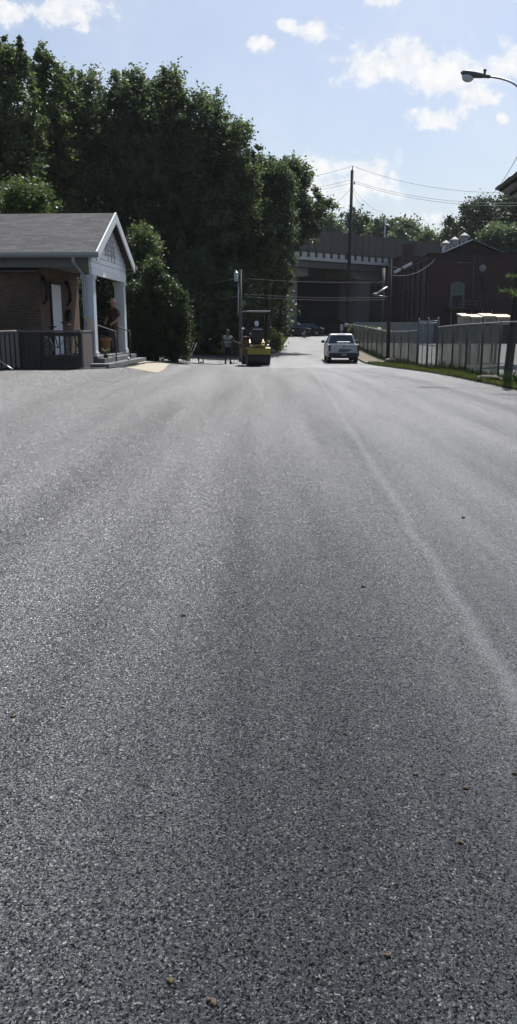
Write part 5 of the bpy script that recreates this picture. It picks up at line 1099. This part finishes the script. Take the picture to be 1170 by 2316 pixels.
q = gpath([(140,2195),(146,2208),(152,2215)], .004); tag(MB().tube(smooth(q, 3), .0013, 5).build('twig', MT['wood_pale']), 'thin pale bent twig on the asphalt near the lower left corner', 'twig')
# ------------------------------------------------------------------ thin summer haze in a closed box of air
hz_ = MB().box((-450,-60,-3),(450,720,62)).build('haze', None)
hz_.data.materials.clear(); hm = bpy.data.materials.new('thin_haze'); hm.use_nodes = True; hn = hm.node_tree; hn.nodes.clear()
ho = hn.nodes.new('ShaderNodeOutputMaterial'); hv = hn.nodes.new('ShaderNodeVolumePrincipled'); hv.inputs['Color'].default_value = (.86,.92,1,1); hv.inputs['Density'].default_value = .00012; hv.inputs['Anisotropy'].default_value = .3
hn.links.new(hv.outputs[0], ho.inputs['Volume']); hz_.data.materials.append(hm); tag(hz_, 'thin pale summer haze filling the air', 'haze', kind='stuff')
# ------------------------------------------------------------------ sky, sun
AZ, EL = R(22), R(62)
sun = bpy.data.lights.new('sun', 'SUN'); sun.energy = 5.0; sun.angle = R(.5); sun.color = (1,.98,.955)
so = bpy.data.objects.new('sun', sun); col.objects.link(so); so.location = (20,20,60)
sd = Vector((math.sin(AZ)*math.cos(EL), math.cos(AZ)*math.cos(EL), math.sin(EL))); so.rotation_euler = sd.to_track_quat('Z','Y').to_euler()
w = bpy.data.worlds.new('World'); scene.world = w; w.use_nodes = True; nt = w.node_tree; L = nt.links; nt.nodes.clear()
sky = N(nt, 'ShaderNodeTexSky', sky_type='NISHITA', sun_disc=False, sun_elevation=EL, sun_rotation=AZ, air_density=1.0, dust_density=2.6, ozone_density=1.2)
tc = N(nt, 'ShaderNodeTexCoord'); sx = N(nt, 'ShaderNodeSeparateXYZ'); L.new(tc.outputs['Generated'], sx.inputs[0])
yy = math_(nt, 'MAXIMUM', sx.outputs[1], .05); u = math_(nt, 'DIVIDE', sx.outputs[0], yy); v = math_(nt, 'DIVIDE', sx.outputs[2], yy)
uv = N(nt, 'ShaderNodeCombineXYZ'); L.new(u, uv.inputs[0]); L.new(v, uv.inputs[1])
nz = N(nt, 'ShaderNodeTexNoise', Scale=34., Detail=10., Roughness=.62); L.new(uv.outputs[0], nz.inputs['Vector'])
nz2 = N(nt, 'ShaderNodeTexNoise', Scale=7., Detail=4.); L.new(uv.outputs[0], nz2.inputs['Vector'])
blobs = [(140,25,105,38),(10,25,50,30),(592,101,42,20),(650,60,28,14),(710,75,50,26),(862,0,44,20),(850,155,95,42),(930,130,85,42),(1010,170,110,55),(1070,215,60,32),(1150,150,75,45),(985,270,75,26),(1137,270,18,12),(700,385,75,34),(830,385,70,40),(770,430,120,36),(950,500,90,24)]
fld = None
for (px, py, rx, ry) in blobs:
    p = at(px, py, 1.); cx, cy = p.x, p.z-HC; kx, ky = rx/1850., ry/1850.
    a = math_(nt, 'MULTIPLY', math_(nt, 'SUBTRACT', u, cx), 1/kx); b_ = math_(nt, 'MULTIPLY', math_(nt, 'SUBTRACT', v, cy), 1/ky)
    a = math_(nt, 'MULTIPLY', a, .84); b_ = math_(nt, 'MULTIPLY', b_, .84); d2 = math_(nt, 'ADD', math_(nt, 'MULTIPLY', a, a), math_(nt, 'MULTIPLY', b_, b_)); f = math_(nt, 'SUBTRACT', 1., math_(nt, 'SQRT', d2))
    if py > 480: f = math_(nt, 'SUBTRACT', f, .25)
    fld = f if fld is None else math_(nt, 'MAXIMUM', fld, f)
fld = math_(nt, 'MAXIMUM', fld, -1.)
t = math_(nt, 'ADD', fld, math_(nt, 'MULTIPLY_ADD', nz.outputs['Fac'], 3.0, -1.52))
t = math_(nt, 'ADD', t, math_(nt, 'MULTIPLY_ADD', nz2.outputs['Fac'], .5, -.25))
mask = ramp(nt, [(.0, 0.), (.2, .22), (.55, .80), (.95, 1.)], t); mask.color_ramp.interpolation = 'EASE'
haze = ramp(nt, [(.30, 0.), (.75, .22)], nz2.outputs['Fac'])
mk = math_(nt, 'MAXIMUM', mask.outputs[0], math_(nt, 'MULTIPLY', haze.outputs[0], 1.)); mk = math_(nt, 'MULTIPLY', mk, math_(nt, 'GREATER_THAN', sx.outputs[1], .05))
hi = ramp(nt, [(.3, (6.0,6.2,6.6)), (.6, (7.2,7.2,7.25))], nz.outputs['Fac'])
cl = mixc(nt, mk, sky.outputs[0], hi.outputs[0])
bg = N(nt, 'ShaderNodeBackground'); L.new(cl, bg.inputs['Color']); bg.inputs['Strength'].default_value = .088
out = N(nt, 'ShaderNodeOutputWorld'); L.new(bg.outputs[0], out.inputs['Surface'])
vs = scene.view_settings; vs.view_transform = 'Standard'; vs.look = 'None'; vs.exposure = .62; vs.gamma = 1.
scene.render.engine = 'CYCLES'; scene.cycles.transparent_max_bounces = 16; scene.cycles.max_bounces = 6
bpy.context.view_layer.update()
